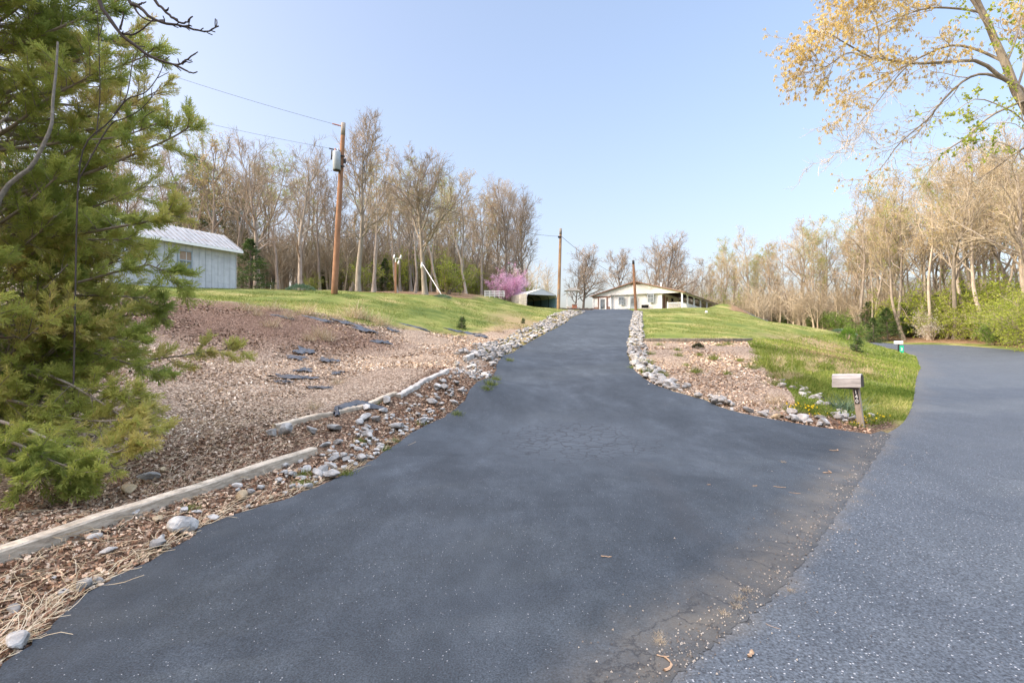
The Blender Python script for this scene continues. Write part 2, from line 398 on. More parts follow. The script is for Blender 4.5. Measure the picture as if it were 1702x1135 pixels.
def amask(V):
    x,y=V[:,0],V[:,1]; s=sm(seam); d=sdist(x,y,s,False)
    side=sdist(x,y,roadpoly)
    g0=np.clip(1-np.where(side>0,d/.16,d/.5),0,1)*np.clip((12-y)/3,0,1)
    g0=np.maximum(g0,.55*np.clip(1-sdist(x,y,sm(road_left),False)/.35,0,1)*(y>8))
    cx,cy,_=G(955,735); g1=np.clip(1.15-np.hypot((x-cx)/1.9,(y-cy)/2.3),0,1)
    g2=np.clip(1-np.where(side>0,d/.1,d/.6),0,1)*np.clip((5.5-y)/1.5,0,1)*.9
    ex=sdist(x,y,LE,False)
    g2=np.maximum(g2,.25*np.clip(1-ex/.5,0,1)*(y<4))
    l1=[G(*p)[:2] for p in[(1072,770),(1092,800),(1120,835),(1150,875),(1165,900)]]; st=np.clip(1-sdist(x,y,l1,False)/.16,0,1)
    st=np.maximum(st,.55*np.clip(1-sdist(x,y,LE,False)/.5,0,1)*(vnoise(x,y,2.0,4)>-.2))
    return {'mask':np.c_[g0,g1,g2,st]}
road=polysheet('road',roadpoly,.012,M_road,.25,amask,2); tag(road,kind='structure')
drive=polysheet('driveway',drivepoly,.0155,M_drive,.2,amask,3); tag(drive,kind='structure')
# ---------------------------------------------------------------- ground sheet, cut into named zones
gp=lambda L:[G(*p)[:2] for p in L]
bank_poly=gp([(-60,930)])+gp([(0,905),(200,855),(440,770),(452,705),(552,690),(655,652),(742,612),(800,580),(850,556),(905,537)])+gp([(870,545),(800,556),(740,556),(700,550),(610,541),(550,530),(500,527),(400,514),(290,500),(200,497)])+[(-22,19),(-24,6),(-12,-2)]
litter_poly=gp([(0,1120),(88,1041),(161,980),(268,926),(368,865),(475,830),(560,796),(625,764),(685,723),(732,696),(765,677),(798,653),(742,612),(655,648),(552,680),(452,700),(380,720),(250,745),(120,800),(0,830)])+[(-8,4.5),(-8,-3),(-5,-2.5),(-4.2,0)]
bed_poly=gp([(1068,567),(1150,566),(1247,568),(1268,600),(1300,622),(1322,650),(1335,672),(1345,690),(1365,711),(1310,702),(1249,691),(1203,679),(1167,664),(1112,648),(1080,634),(1060,620),(1048,600),(1052,585)])
point_poly=gp([(1330,670),(1400,690),(1470,690),(1506,697),(1472,722),(1448,722),(1365,711),(1300,700)])
verge_poly=gp([(1345,690),(1420,692),(1506,697),(1518,667),(1521,642),(1530,612),(1521,593),(1497,583),(1457,577),(1430,566),(1390,556),(1340,560),(1300,566),(1247,568),(1268,600),(1300,622),(1322,650)])
woodsL=[(-19,36),(-12,50),(-8,56),(-3,66),(-2,84),(8,92),(30,110),(60,150),(-20,200),(-200,160),(-200,20),(-60,0),(-30,0),(-24,18),(-24,34)]
woodsR=[(20,104),(34,80),(30,70),(37,57),(39,58),(42,62),(40,72),(34,86),(24,102)]
woodsR2=[(42,87),(48,73),(49,64),P(1500,570,63)[:2],P(1560,570,59)[:2],P(1640,574,53)[:2],P(1702,581,47)[:2],(39,33),(29,22),(19,10),(11,0),(5,-10),(60,-60),(200,-20),(200,160),(60,160)]
bare_bank=gp([(1330,560),(1400,575),(1455,600),(1440,625),(1385,610),(1330,590),(1290,575)])
def ss(d,w): return np.clip(d/w*.5+.5,0,1)
# polar sheet, finer in front of the camera
an=np.concatenate([np.radians(np.arange(30,150,.28)),np.radians(np.arange(150,390,3))]); na=len(an)
rs=[.25]
while rs[-1]<650: rs.append(rs[-1]*(1.011 if rs[-1]<90 else 1.06)+.004)
rs=np.array(rs); nr=len(rs)
gx=(rs[:,None]*np.cos(an)[None]).ravel(); gy=(rs[:,None]*np.sin(an)[None]).ravel()
gz=H(gx,gy)
rg=np.random.default_rng(3)
dA=np.maximum(sdist(gx,gy,roadpoly),sdist(gx,gy,drivepoly))
gz+=np.where(dA<0,1,0)*np.clip(-dA/.8,0,1)*(.018*vnoise(gx,gy,3.0,1)+.03*vnoise(gx,gy,.9,2)*np.clip(np.hypot(gx,gy)/12,0,1))
gz-=.10*np.clip(dA/.12,0,1)
wob=vnoise(gx,gy,2.2,7)
d_bank=sdist(gx,gy,bank_poly)+.15*wob; d_lit=sdist(gx,gy,litter_poly)+.15*wob; d_bed=sdist(gx,gy,bed_poly)+.12*wob; d_pt=sdist(gx,gy,point_poly)+.1*wob
d_wL=sdist(gx,gy,woodsL)+1.2*vnoise(gx,gy,.4,8); d_wR=np.maximum(sdist(gx,gy,woodsR),sdist(gx,gy,woodsR2)); d_v=sdist(gx,gy,verge_poly)
d_bb=sdist(gx,gy,bare_bank)+.6*vnoise(gx,gy,.9,12)
chips=np.maximum(ss(d_bank,.3),ss(d_bed,.2)); chips=np.maximum(chips,ss(d_bank+1.3,.3)*(gy>8)*(gy<21)*(dA<0)); lit=np.maximum(ss(d_lit,.35),ss(d_pt,.3)*.8)
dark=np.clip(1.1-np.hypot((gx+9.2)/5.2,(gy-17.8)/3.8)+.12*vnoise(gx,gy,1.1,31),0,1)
woods=np.maximum(ss(d_wL,3),ss(d_wR,1.0)); 
lit=np.maximum(lit,np.clip(1.3-sdist(gx,gy,LE,False)/.5,0,1)*(gy<16)*(gx<1)*(dA<.3))
dry=np.clip(.85*ss(d_bb,2.5)+1.0*np.clip(1.6-sdist(gx,gy,LE,False)/1.1,0,1)*np.clip((gy-18)/4,0,1)+.9*np.clip(1.5-sdist(gx,gy,RE,False)/.6,0,1)+.5*np.clip(1-np.abs(sdist(gx,gy,bank_poly))/1.4,0,1)+.6*np.clip(1-np.hypot((gx-.2)/3,(gy-33)/9),0,1)+.12*(dA>-.5)*(gy>9),0,1)
lush=ss(d_v,1.0)
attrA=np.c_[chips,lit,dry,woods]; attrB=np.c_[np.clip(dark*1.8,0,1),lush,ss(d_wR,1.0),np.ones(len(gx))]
g=NT('ground_cover',.95,.12); v=g.co('World'); A=g.node('ShaderNodeAttribute',attribute_name='zoneA'); As=g.sep(A.outputs['Color']); Bs=g.sep(g.attr('zoneB'))
n1=g.noise(v,.45,6,.65); n2=g.noise(v,5,5,.7); n3=g.noise(g.mapv(v,(40,40,40)),1,4,.75)
grass=g.ramp(n1,[(.34,(.085,.120,.028)),(.47,(.145,.175,.042)),(.56,(.21,.215,.065)),(.66,(.33,.28,.12))])
grass=g.mix(1.0,grass,g.ramp(n3,[(.2,.45),(.5,1),(.8,1.5)]),'MULTIPLY')
lushc=g.ramp(n2,[(.3,(.07,.11,.025)),(.52,(.15,.18,.04)),(.7,(.30,.26,.11))])
c=g.mix(Bs[1],grass,g.mix(1.0,lushc,g.ramp(n3,[(.2,.35),(.5,1),(.8,1.5)]),'MULTIPLY'))
dryc=g.mix(1.0,g.ramp(n2,[(.3,(.20,.145,.075)),(.7,(.36,.28,.15))]),g.ramp(n3,[(.2,.5),(.5,1),(.8,1.4)]),'MULTIPLY')
c=g.mix(g.ramp(g.math('ADD',As[2],g.math('MULTIPLY',g.noise(v,1.7,5,.7),.6)),[(.45,0),(.8,.95)]),c,dryc)
vc=g.voro(g.mapv(v,(1,1,1)),26,out='Color'); vs_=g.sep(vc); vdd=g.voro(v,26)
chipc=g.ramp(vs_[0],[(0,(.22,.15,.10)),(.35,(.38,.28,.20)),(.7,(.53,.41,.30)),(1,(.70,.58,.45))])
chipc=g.mix(1.0,chipc,g.ramp(vdd,[(.1,1.1),(.6,.45)]),'MULTIPLY')
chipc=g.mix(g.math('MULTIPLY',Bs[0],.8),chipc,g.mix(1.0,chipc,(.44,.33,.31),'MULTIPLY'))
thr=lambda s,a=.35,b=.65:g.ramp(g.math('ADD',g.math('MULTIPLY',s,.75),g.math('MULTIPLY',n2,.25)),[(a,0),(b,1)])
c=g.mix(thr(As[0]),c,chipc)
lc=g.ramp(vs_[1],[(0,(.09,.055,.038)),(.4,(.22,.135,.088)),(.75,(.36,.24,.16)),(1,(.50,.39,.28))])
lc=g.mix(1.0,lc,g.ramp(vdd,[(.1,1.1),(.6,.35)]),'MULTIPLY')
c=g.mix(thr(As[1]),c,lc)
wc=g.ramp(g.noise(v,2.5,6,.7),[(.3,(.12,.075,.042)),(.55,(.26,.17,.10)),(.75,(.38,.27,.16))])
c=g.mix(thr(A.outputs['Alpha']),c,wc)
g.col(c); g.bump(g.math('ADD',g.math('MULTIPLY',vdd,-.6),n3),.8,.035)
M_ground=g.m
ii,jj=np.meshgrid(np.arange(nr-1),np.arange(na),indexing='ij'); j2=(jj+1)%na
Qg=np.stack([ii*na+jj,(ii+1)*na+jj,(ii+1)*na+j2,ii*na+j2],-1).reshape(-1,4)
fz=np.zeros(len(Qg),int)
def fc(a): return a[Qg].mean(1)
fz[fc(woods)>.5]=4; fz[fc(lush)>.5]=3; fz[fc(ss(d_bed,.2))>.5]=2; fz[fc(ss(d_bank,.3))>.5]=1; fz[fc(lit)>.5]=5
Vg=np.c_[gx,gy,gz]
for k,nm in enumerate(['lawn','mulch_bank','mulch_bed','grass_verge','woodland_floor','leaf_litter_ground']):
    q=Qg[fz==k]; u,inv=np.unique(q,return_inverse=True); q=inv.reshape(-1,4)
    tag(ob(nm,mk(nm,Vg[u],q,None,[M_ground],None,True,{'zoneA':attrA[u],'zoneB':attrB[u]})),kind='structure')
# ---------------------------------------------------------------- bark, leaf materials
def bark(name,a,b,scale=6):
    n=NT(name,.9,.15); v=n.mapv(n.co(),(1,1,.25)); f=n.noise(v,scale,6,.7); r=n.rnd()
    c=n.ramp(f,[(.3,a),(.7,b)]); c=n.mix(1.0,c,n.ramp(r,[(0,.75),(1,1.15)]),'MULTIPLY'); n.col(c); n.bump(f,.6,.03); return n.m
M_bark=bark('grey_bark',(.17,.145,.12),(.38,.335,.28)); M_bark2=bark('pale_bark',(.23,.195,.155),(.46,.40,.33)); M_barkdark=bark('dark_bark',(.075,.062,.052),(.19,.16,.135))
M_twig=bark('twig',(.23,.185,.14),(.41,.34,.265),3); M_twigwarm=bark('warm_twig',(.34,.28,.19),(.56,.48,.35),3); M_twigdark=bark('dark_twig',(.05,.042,.038),(.11,.09,.08),3)
def leafm(name,stops,tr=.35,scale=.8):
    n=NT(name,.7,.2); a=n.node('ShaderNodeAttribute',attribute_name='tint').outputs['Fac']
    f=n.math('ADD',n.math('MULTIPLY',n.noise(n.co(),scale,3),.45),n.math('MULTIPLY',a,.55)); c=n.ramp(f,stops); n.col(c); n.trans(c,tr); return n.m
M_cedar=leafm('cedar_foliage',[(.18,(.13,.165,.045)),(.36,(.27,.33,.08)),(.55,(.42,.45,.11)),(.76,(.60,.48,.18))],.55)
M_fir=leafm('conifer_foliage',[(.25,(.03,.055,.02)),(.5,(.07,.12,.035)),(.75,(.15,.20,.06))],.25)
M_budtan=leafm('tan_buds',[(.25,(.32,.22,.11)),(.5,(.50,.38,.18)),(.8,(.62,.52,.24))],.4)
M_budgold=leafm('golden_catkins',[(.25,(.42,.29,.09)),(.5,(.62,.47,.16)),(.8,(.72,.62,.26))],.45)
M_leafyg=leafm('spring_leaves',[(.25,(.15,.20,.03)),(.5,(.28,.34,.05)),(.8,(.45,.48,.09))],.45)
M_leafg=leafm('green_leaves',[(.25,(.05,.10,.015)),(.5,(.12,.22,.03)),(.8,(.24,.36,.05))],.4)
M_pink=leafm('redbud_blossom',[(.25,(.60,.30,.50)),(.5,(.80,.48,.66)),(.8,(.88,.68,.76))],.5)
M_white=leafm('white_blossom',[(.25,(.5,.48,.42)),(.8,(.8,.78,.72))],.4)
def scatter(tV,tF,pos,scale,rng,dirs=None,quad=True,yaw=None):
    """copies of a small template; dirs = local x axis"""
    N=len(pos); tV=np.asarray(tV,float); k=len(tV)
    if dirs is None: dirs=rng.normal(0,1,(N,3))
    X=nrm(dirs); rv=rng.normal(0,1,(N,3)) if yaw is None else np.tile(np.array(yaw,float),(N,1)); Y=nrm(np.cross(rv,X)); Z=np.cross(X,Y)
    s=np.broadcast_to(scale,(N,))[:,None,None] if np.ndim(scale)<2 else scale[:,None,:]
    L=tV[None]*s
    V=L[...,0:1]*X[:,None]+L[...,1:2]*Y[:,None]+L[...,2:3]*Z[:,None]+pos[:,None]
    Fc=(np.asarray(tF)[None]+(np.arange(N)*k)[:,None,None]).reshape(-1,len(tF[0]))
    return V.reshape(-1,3),Fc
LEAF=([(0,0,0),(.5,.28,.06),(1,0,0),(.5,-.28,.06)],[(0,1,2,3)])
def bare(seed,Ht,r0,cs=.3,n1=22,L1=.33,a1=48,up=.10,n2=6,n3=5,n4=3,sides=7,bud=None,nbud=0,mb=None,mt=None,lean=0,wob=.05,name='bare_tree',budsize=.12,twr=.013,prof=.5,forkt=None):
    rng=np.random.default_rng(seed)
    D=np.array([[lean+rng.normal(0,.04),rng.normal(0,.05),1]])
    T,TR=grow(rng,np.array([[0,0,-.25]]),D,np.array([Ht*.93]),np.array([r0]),.10*r0,16,wob,.05)
    TR[0,0]*=1.45; TR[0,1]*=1.08
    p,d,r,t=kids(rng,T,TR,n1,cs,.985,a1,10,.35)
    u=(t-cs)/(1-cs); L=Ht*L1*(1-u*(1-prof))*rng.uniform(.65,1.25,len(t))*np.where(u<.08,.75,1)
    B1,R1=grow(rng,p,d,L,np.minimum(r*.62,.028*L+.012),np.full(len(L),.02),9,.14,up)
    p,d,r,t2=kids(rng,B1,R1,n2,.22,1,42,12,.2)
    L2=np.repeat(L,n2)*.46*(1.15-.55*t2)*rng.uniform(.6,1.3,len(t2))
    B2,R2=grow(rng,p,d,L2,np.minimum(r*.7,.02*L2+.012),np.full(len(L2),twr),6,.17,up*.8)
    p,d,r,t3=kids(rng,B2,R2,n3,.2,1,38,12)
    L3=np.repeat(L2,n3)*.5*(1.1-.4*t3)*rng.uniform(.6,1.3,len(t3))+.15
    B3,R3=grow(rng,p,d,L3,np.minimum(r*.8,twr*1.3),np.full(len(L3),twr*.6),4,.17,up*.5)
    p,d,r,t4=kids(rng,B3,R3,n4,.25,1,36,12)
    L4=np.repeat(L3,n4)*.5*rng.uniform(.5,1.3,len(t4))+.10
    B4,R4=grow(rng,p,d,L4,np.full(len(L4),twr*.7),np.full(len(L4),twr*.35),3,.15,.03)
    root=empty(name)
    m=MB()
    for Pn,Rn,s in((T,TR,sides+3),(B1,R1,sides)):
        V,Q=tubes(Pn,Rn,s); m.add(V,Q)
    m.build('trunk',mb or M_bark,root,True)
    m=MB()
    for Pn,Rn,s in((B2,R2,4),(B3,R3,3),(B4,R4,3)):
        V,Q=tubes(Pn,Rn,s); m.add(V,Q)
    m.build('crown',mt or M_twig,root,False)
    if bud:
        E=B4[:,-1]; k=rng.integers(0,len(E),nbud)
        V,Q=scatter(*LEAF,E[k]+rng.normal(0,.06,(nbud,3)),rng.uniform(.5,1.2,nbud)*budsize,rng)
        tint=np.repeat(np.clip(rng.normal(.5,.2,nbud),0,1),4)
        ob('buds' if bud in(M_budtan,M_budgold) else 'leaves',mk('buds',V,Q,None,[bud],None,False,{'tint':tint}),root)
    return root
def hide_proto(o):  # prototypes are moved to their first place later
    return o
def conifer(seed,Ht,rad,n1=90,name='evergreen_tree',mat=None,base=.06,spr=3,leaf=.22,droop=-.02,prof=.75):
    rng=np.random.default_rng(seed); root=empty(name)
    T,TR=grow(rng,np.array([[0,0,-.2]]),np.array([[0,0,1.]]),np.array([Ht]),np.array([Ht*.014+.02]),.01,12,.02,.05)
    p,d,r,t=kids(rng,T,TR,n1,base,.99,78,8,.5)
    L=rad*np.clip((1-t)**prof*1.12,.08,1)*rng.uniform(.65,1.15,len(t))
    B1,R1=grow(rng,p,d,L,np.full(len(L),.03),np.full(len(L),.006),6,.06,droop)
    p,d,r,t2=kids(rng,B1,R1,9,.12,1,48,10,.75); L2=np.repeat(L,9)*.38*(1.1-.6*t2)+.08
    B2,R2=grow(rng,p,d,L2,np.full(len(L2),.009),np.full(len(L2),.004),4,.1,-.03)
    m=MB(); V,Q=tubes(T,TR,9); m.add(V,Q); V,Q=tubes(B1,R1,4); m.add(V,Q); m.build('trunk',M_barkdark,root,True)
    p,d,r,t3=kids(rng,B2,R2,spr*3,.05,1,40,16,.3)
    N=len(p); V,Q=scatter([(0,0,0),(.5,.13,.02),(1,0,0),(.5,-.13,.02)],[(0,1,2,3)],p,rng.uniform(.6,1.3,N)*leaf,rng,d)
    tint=np.repeat(np.clip(np.repeat(rng.normal(.45,.16,n1),9*spr*3)+rng.normal(0,.1,N),0,1),4)
    ob('crown',mk('crown',V,Q,None,[mat or M_fir],None,False,{'tint':tint}),root)
    return root
def leafy(seed,Ht,rad,mat,name='shrub',n=9,leafn=5000,leaf=.09,zc=.55,stem=M_twig,flat=.0):
    """multi-stemmed shrub / small tree with loose leaf clumps"""
    rng=np.random.default_rng(seed); root=empty(name)
    az=rng.random(n)*6.283; D=np.c_[np.cos(az)*rad/Ht*.9*rng.uniform(.3,1.2,n),np.sin(az)*rad/Ht*.9*rng.uniform(.3,1.2,n),np.ones(n)]
    T,TR=grow(rng,np.c_[rng.normal(0,.06,(n,2)),np.full(n,-.1)],D,Ht*rng.uniform(.6,1.02,n),np.full(n,.012*Ht+.006),np.full(n,.005),9,.09,.0)
    p,d,r,t=kids(rng,T,TR,11,.15,1,55,15,flat); L=rad*.55*rng.uniform(.5,1.2,len(t))
    B,RB=grow(rng,p,d,L,np.full(len(L),.010),np.full(len(L),.003),5,.16,.02)
    p,d,r,t=kids(rng,B,RB,6,.2,1,45,15,flat); L=rad*.22*rng.uniform(.5,1.2,len(t))
    B2,RB2=grow(rng,p,d,L,np.full(len(L),.005),np.full(len(L),.0025),4,.16,.02)
    m=MB(); V,Q=tubes(T,TR,6); m.add(V,Q); V,Q=tubes(B,RB,4); m.add(V,Q); V,Q=tubes(B2,RB2,3); m.add(V,Q); m.build('stems',stem,root,True)
    a=rng.integers(0,len(B2),leafn); b=rng.integers(1,4,leafn)
    pos=B2[a,b]+rng.normal(0,rad*.035,(leafn,3)); V,Q=scatter(*LEAF,pos,rng.uniform(.5,1.3,leafn)*leaf,rng)
    clump=np.random.default_rng(seed+1).normal(.5,.2,len(B2))
    ob('leaves',mk('leaves',V,Q,None,[mat],None,False,{'tint':np.repeat(np.clip(clump[a]+rng.normal(0,.1,leafn),0,1),4)}),root)
    return root
# ---------------------------------------------------------------- prototypes
protoL=[bare(11,15.5,.27,.30,15,.36,48,.10,6,5,3), bare(12,17,.22,.42,13,.26,44,.12,6,5,2,bud=M_budtan,nbud=2500), bare(13,16.5,.18,.5,11,.22,36,.16,6,5,2,mt=M_twigwarm,wob=.08),
        bare(14,17.5,.20,.45,13,.25,40,.14,6,5,2,bud=M_leafyg,nbud=3500,mt=M_twigwarm,mb=M_bark2,wob=.08), bare(15,13.5,.15,.4,12,.26,46,.10,6,5,2,wob=.09), bare(16,15.5,.24,.22,14,.40,52,.07,7,5,2,wob=.06,prof=.35,bud=M_leafyg,nbud=3000), bare(17,17,.16,.55,9,.24,40,.14,6,4,3,lean=.1,wob=.07)]
protoR=[bare(21,18,.22,.40,13,.28,42,.12,6,5,3,bud=M_budtan,nbud=2600,mb=M_bark2,mt=M_twigwarm,lean=-.14), bare(22,19,.2,.48,12,.26,40,.14,6,5,2,mb=M_bark2,mt=M_twigwarm,bud=M_leafyg,nbud=3800),
        bare(23,18,.25,.35,14,.34,48,.07,7,5,2,mb=M_bark,mt=M_twigwarm,lean=-.26,wob=.07), bare(24,16,.15,.42,12,.24,38,.14,6,5,2,mb=M_bark2,bud=M_leafyg,nbud=3500,mt=M_twigwarm,wob=.08), bare(25,18.5,.19,.3,15,.30,50,.05,6,5,2,mb=M_bark,mt=M_twig,lean=-.18,wob=.09,prof=.4,bud=M_budtan,nbud=2600), bare(26,17,.13,.5,10,.22,38,.12,6,4,3,mb=M_bark2,mt=M_twig,wob=.05)]
used=set()
def place(proto,x,y,rz,s=1.0,label=None,group=None,cat='tree',tilt=(0,0),dz=-.05):
    z=h(x,y)+dz
    if proto.name in used: o=dup(proto,(x,y,z),rz,s,label,group,tilt)
    else:
        used.add(proto.name); o=proto; o.location=(x,y,z); o.rotation_euler=(tilt[0],tilt[1],rz); o.scale=(s,s,s) if np.isscalar(s) else s
        o['label']=label; 
        if group: o['group']=group
    o['category']=cat
    return o
def px_at(px,Y): return ((px-CX)/F*Y, Y)
rt=random.Random(4)
# lawn oaks with their own outlines
oakA=bare(31,12.6,.24,.36,15,.30,42,.16,8,7,4,name='oak_tree',wob=.03,prof=.7); x,y=px_at(595,42); place(oakA,x,y,0.6,1.03,'tall bare oak on the lawn just right of the utility pole with the grey transformer')
oakB=bare(32,11.6,.27,.36,17,.46,52,.13,9,7,4,name='oak_tree',wob=.03,prof=.5,mt=M_twig); x,y=px_at(707,46); place(oakB,x,y,2.0,1.0,'wide spreading bare oak on the lawn with a white guy rod leaning at its foot')
oakC=bare(33,16.2,.30,.30,22,.36,46,.14,9,7,4,name='oak_tree',wob=.025,prof=.6,mt=M_twig); x,y=px_at(838,76); place(oakC,x,y,1.0,1.04,'dense rounded bare oak behind the pink redbud')
x,y=px_at(872,82); place(oakC,x,y,2.7,1.02,'tall bare oak at the right end of the left wood, behind the white carport')
# small bare trees round the house, far behind
oakD=bare(34,9.6,.22,.25,19,.42,50,.10,8,6,4,name='bare_tree',mt=M_twig,mb=M_barkdark,prof=.6)
for px,Y,s,lb in [(969,96,1.25,'round crowned bare tree alone beyond the crest, left of the house'),(955,101,.95,'slim bare tree hidden partly by its rounder neighbour left of the house'),(1034,104,1.35,'bare tree showing above the left slope of the house roof'),(1103,98,1.75,'largest bare tree rising behind the middle of the house roof'),(1080,104,1.45,'bare tree behind the house just right of the short leaning post')]:
    x,y=px_at(px,Y); place(oakD,x,y,rt.random()*6,s,lb)
# left wood
n=0
LW='bare trees of the wood behind the left lawn'; LWl='tall slender bare tree in the wood behind the left lawn'
def front_line(u): # foremost row from (-45,40) to (-2,82)
    return (-44+46*u, 47+36*u**1.6)
for row in range(4):
    for k in range(20-row):
        u=(k+rt.uniform(.1,.9))/(20-row)
        x,y=front_line(u); x-=row*1.5+rt.uniform(-1,1); y+=row*5.5+rt.uniform(-1.5,2.5)
        if row==0 and rt.random()<.2: continue
        p=protoL[rt.choice([0,1,2,3,1,4,5,6,6])]; s=rt.uniform(.78,1.12); w=rt.uniform(.85,1.25)
        place(p,x,y,rt.random()*6.28,(s*w,s*w,s),LWl,LW)
for (px,Y,pi,s) in [(425,50,0,.98),(500,52,0,.92),(620,56,1,.95),(660,60,2,.9),(690,60,4,1.05),(730,66,3,1.0),(775,70,3,.95),(800,74,1,.92)]:
    x,y=px_at(px,Y); place(protoL[pi],x,y,rt.random()*6,s,LWl,LW)
# trees left of the frame edge and over the lawn's west side (they shade the drive)
for x,y in [(-33,22),(-37,28),(-42,34),(-38,17),(-45,24),(-48,38),(-52,30),(-31,12)]:
    place(protoL[rt.choice([0,1,2,4])],x,y,rt.random()*6,rt.uniform(.85,1.0),LWl,LW)
# right wood
RW='bare trees of the wood across the road'; RWl='tall pale trunked bare tree in the wood across the road'
BW='bare trees behind the right lawn'; BWl='bare tree in the row behind the right lawn'
for row in range(3):
    for k in range(13):
        u=(k+rt.random())/13; px=1165+u*290; Y=(104-26*u)+row*7+rt.uniform(-3,3); x,y=px_at(px,Y)
        s=(.86+.24*u)*rt.uniform(.78,1.12)
        place(rt.choice([protoR[1],protoR[3],protoL[2],protoR[0],protoL[5],protoL[1],protoR[4],protoL[6]]),x,y,rt.random()*6.28,s,BWl,BW)
for row in range(4):
    for k in range(13):
        u=(k+rt.random())/13; px=1425+u*330; Y=(72-20*u)+row*6.5+rt.uniform(-2,2); x,y=px_at(px,Y)
        place(rt.choice(protoR),x,y,rt.uniform(-.7,.7),rt.uniform(.95,1.3)*(1+.12*u),RWl,RW)
for x,y in [(47,44),(51,38),(45,33),(52,30),(40,26),(47,22),(37,17),(57,47),(60,36),(33,11)]:
    place(rt.choice(protoR),x,y,rt.uniform(-.7,.7),rt.uniform(.9,1.1),RWl,RW)
# far wood seen between the trunks
def far_wood(name,pts,label,seed,mt,Hh=(13,17)):
    rng=np.random.default_rng(seed); pts=np.array(pts); N=len(pts)
    P0=np.c_[pts,H(pts[:,0],pts[:,1])-.2]; Ht=rng.uniform(*Hh,N)
    T,TR=grow(rng,P0,np.c_[rng.normal(0,.05,(N,2)),np.ones(N)],Ht,np.full(N,.14),np.full(N,.02),8,.03,.03)
    m=MB(); V,Q=tubes(T,TR,5); m.add(V,Q)
    p,d,r,t=kids(rng,T,TR,14,.3,1,42,10,.2); L=2.6*rng.uniform(.5,1.3,len(t)); B,RB=grow(rng,p,d,L,np.full(len(L),.035),np.full(len(L),.015),5,.12,.1); V,Q=tubes(B,RB,3); m.add(V,Q)
    p,d,r,t=kids(rng,B,RB,7,.2,1,40,12); L=1.2*rng.uniform(.5,1.3,len(t)); B,RB=grow(rng,p,d,L,np.full(len(L),.018),np.full(len(L),.009),4,.15,.05); V,Q=tubes(B,RB,3); m.add(V,Q)
    o=m.build(name,mt,None,False); tag(o,label,'wood',None,'stuff')
rr=np.random.default_rng(9)
far_wood('distant_wood',[(-75+82*u+rr.normal(0,2),75+38*u**1.3+rr.uniform(0,34)) for u in rr.random(240)],'brown mass of distant bare trees behind the left wood',41,M_twigwarm,(7.5,11))
far_wood('distant_wood',[(30+72*u+rr.normal(0,2),118-58*u+rr.uniform(0,34)) for u in rr.random(120)],'tan mass of distant bare trees behind the right wood',42,M_twigwarm,(7,10))
far_wood('brushwood',[(-52+52*u+rr.normal(0,2),50+36*u**1.4+rr.uniform(0,26)) for u in rr.random(620)],'thin brown saplings and brush filling the left wood',43,M_twigwarm,(2.5,9))
far_wood('brushwood',[(33+40*u+rr.normal(0,1.5),92-36*u+rr.uniform(0,22)) for u in rr.random(330)],'thin pale saplings and brush filling the right wood',44,M_twigwarm,(2,7))
# evergreens and understory
fir=conifer(51,7,2.0,80); x,y=px_at(417,40)
place(fir,x,y,0,(.95,.95,.62),'small dark evergreen beside the right end of the metal shed','',)
for px,Y,s in [(545,72,.8),(640,68,.72),(750,76,.8)]:
    x,y=px_at(px,Y); place(fir,x,y,rt.random()*6,(s*1.1,s*1.1,s*.9),'dark evergreen half hidden among the trunks of the left wood','evergreens in the left wood')
pine=conifer(52,17,3.4,70,'pine_tree',base=.45,leaf=.34,prof=.4)
for px,Y,s,lb in [(335,62,1.0,'tallest pine, its dark green top above the left end of the wood'),(395,66,.86,'second pine with a thin crown, right of the tallest pine'),(300,70,.9,'pine half hidden behind the near cedar')]:
    x,y=px_at(px,Y); place(pine,x,y,rt.random()*6,s,lb)
for px,Y,s in [(1452,62,.55),(1475,66,.75),(1500,68,.8),(1530,66,.7),(1440,76,.8),(1465,72,.7),(1520,72,.9),(1285,88,.5),(1600,66,1.1),(1560,70,.9),(1410,84,.7)]:
    x,y=px_at(px,Y); place(fir,x,y,rt.random()*6,(s*1.25,s*1.25,s*.85),'dark green evergreen at the foot of the wood beyond the road bend','evergreens beyond the road bend')
ysh=leafy(61,3.6,2.6,M_leafyg,'understory_shrub',12,6500,.12,flat=.5); gsh=leafy(62,3.0,2.0,M_leafg,'understory_shrub',10,6500,.11,flat=.4)
for px,Y,s in [(1600,60,1.2),(1640,57,1.3),(1665,55,1.5),(1690,52,1.3),(1700,49,1.2),(1585,63,1.0),(1620,66,1.7),(1660,62,1.9),(1720,50,1.6),(1740,44,1.5),(1680,68,2.1),(1565,66,.9)]:
    x,y=px_at(px,Y); place(ysh,x,y,rt.random()*6,s,'sunlit yellow green shrub on the far roadside bank','yellow green shrubs across the road','shrub')
for px,Y,s in [(1420,68,.9),(1445,66,.8),(1480,70,1.2),(1510,68,1.1),(1535,68,1.3),(1555,64,.9),(1620,60,1.0),(1400,76,1.1),(1650,52,.8),(1350,84,1.1),(1310,88,1.0),(1380,80,1.0)]:
    x,y=px_at(px,Y); place(gsh,x,y,rt.random()*6,s,'mid green bush among the trunks beyond the road bend','green bushes across the road','shrub')
gsh2=leafy(63,3.4,1.7,M_leafyg,'understory_shrub',10,3500,.12)
for px,Y,s in [(520,60,.7),(600,64,1.2),(665,68,1.6),(745,64,1.5),(770,72,1.4),(720,74,1.9),(690,78,2.2),(640,76,2.2),(790,80,1.5),(560,70,1.6),(880,84,1.2),(905,90,1.2)]:
    x,y=px_at(px,Y); place(gsh2,x,y,rt.random()*6,s,'olive green leafing sapling in the left wood','leafing saplings in the left wood','shrub')
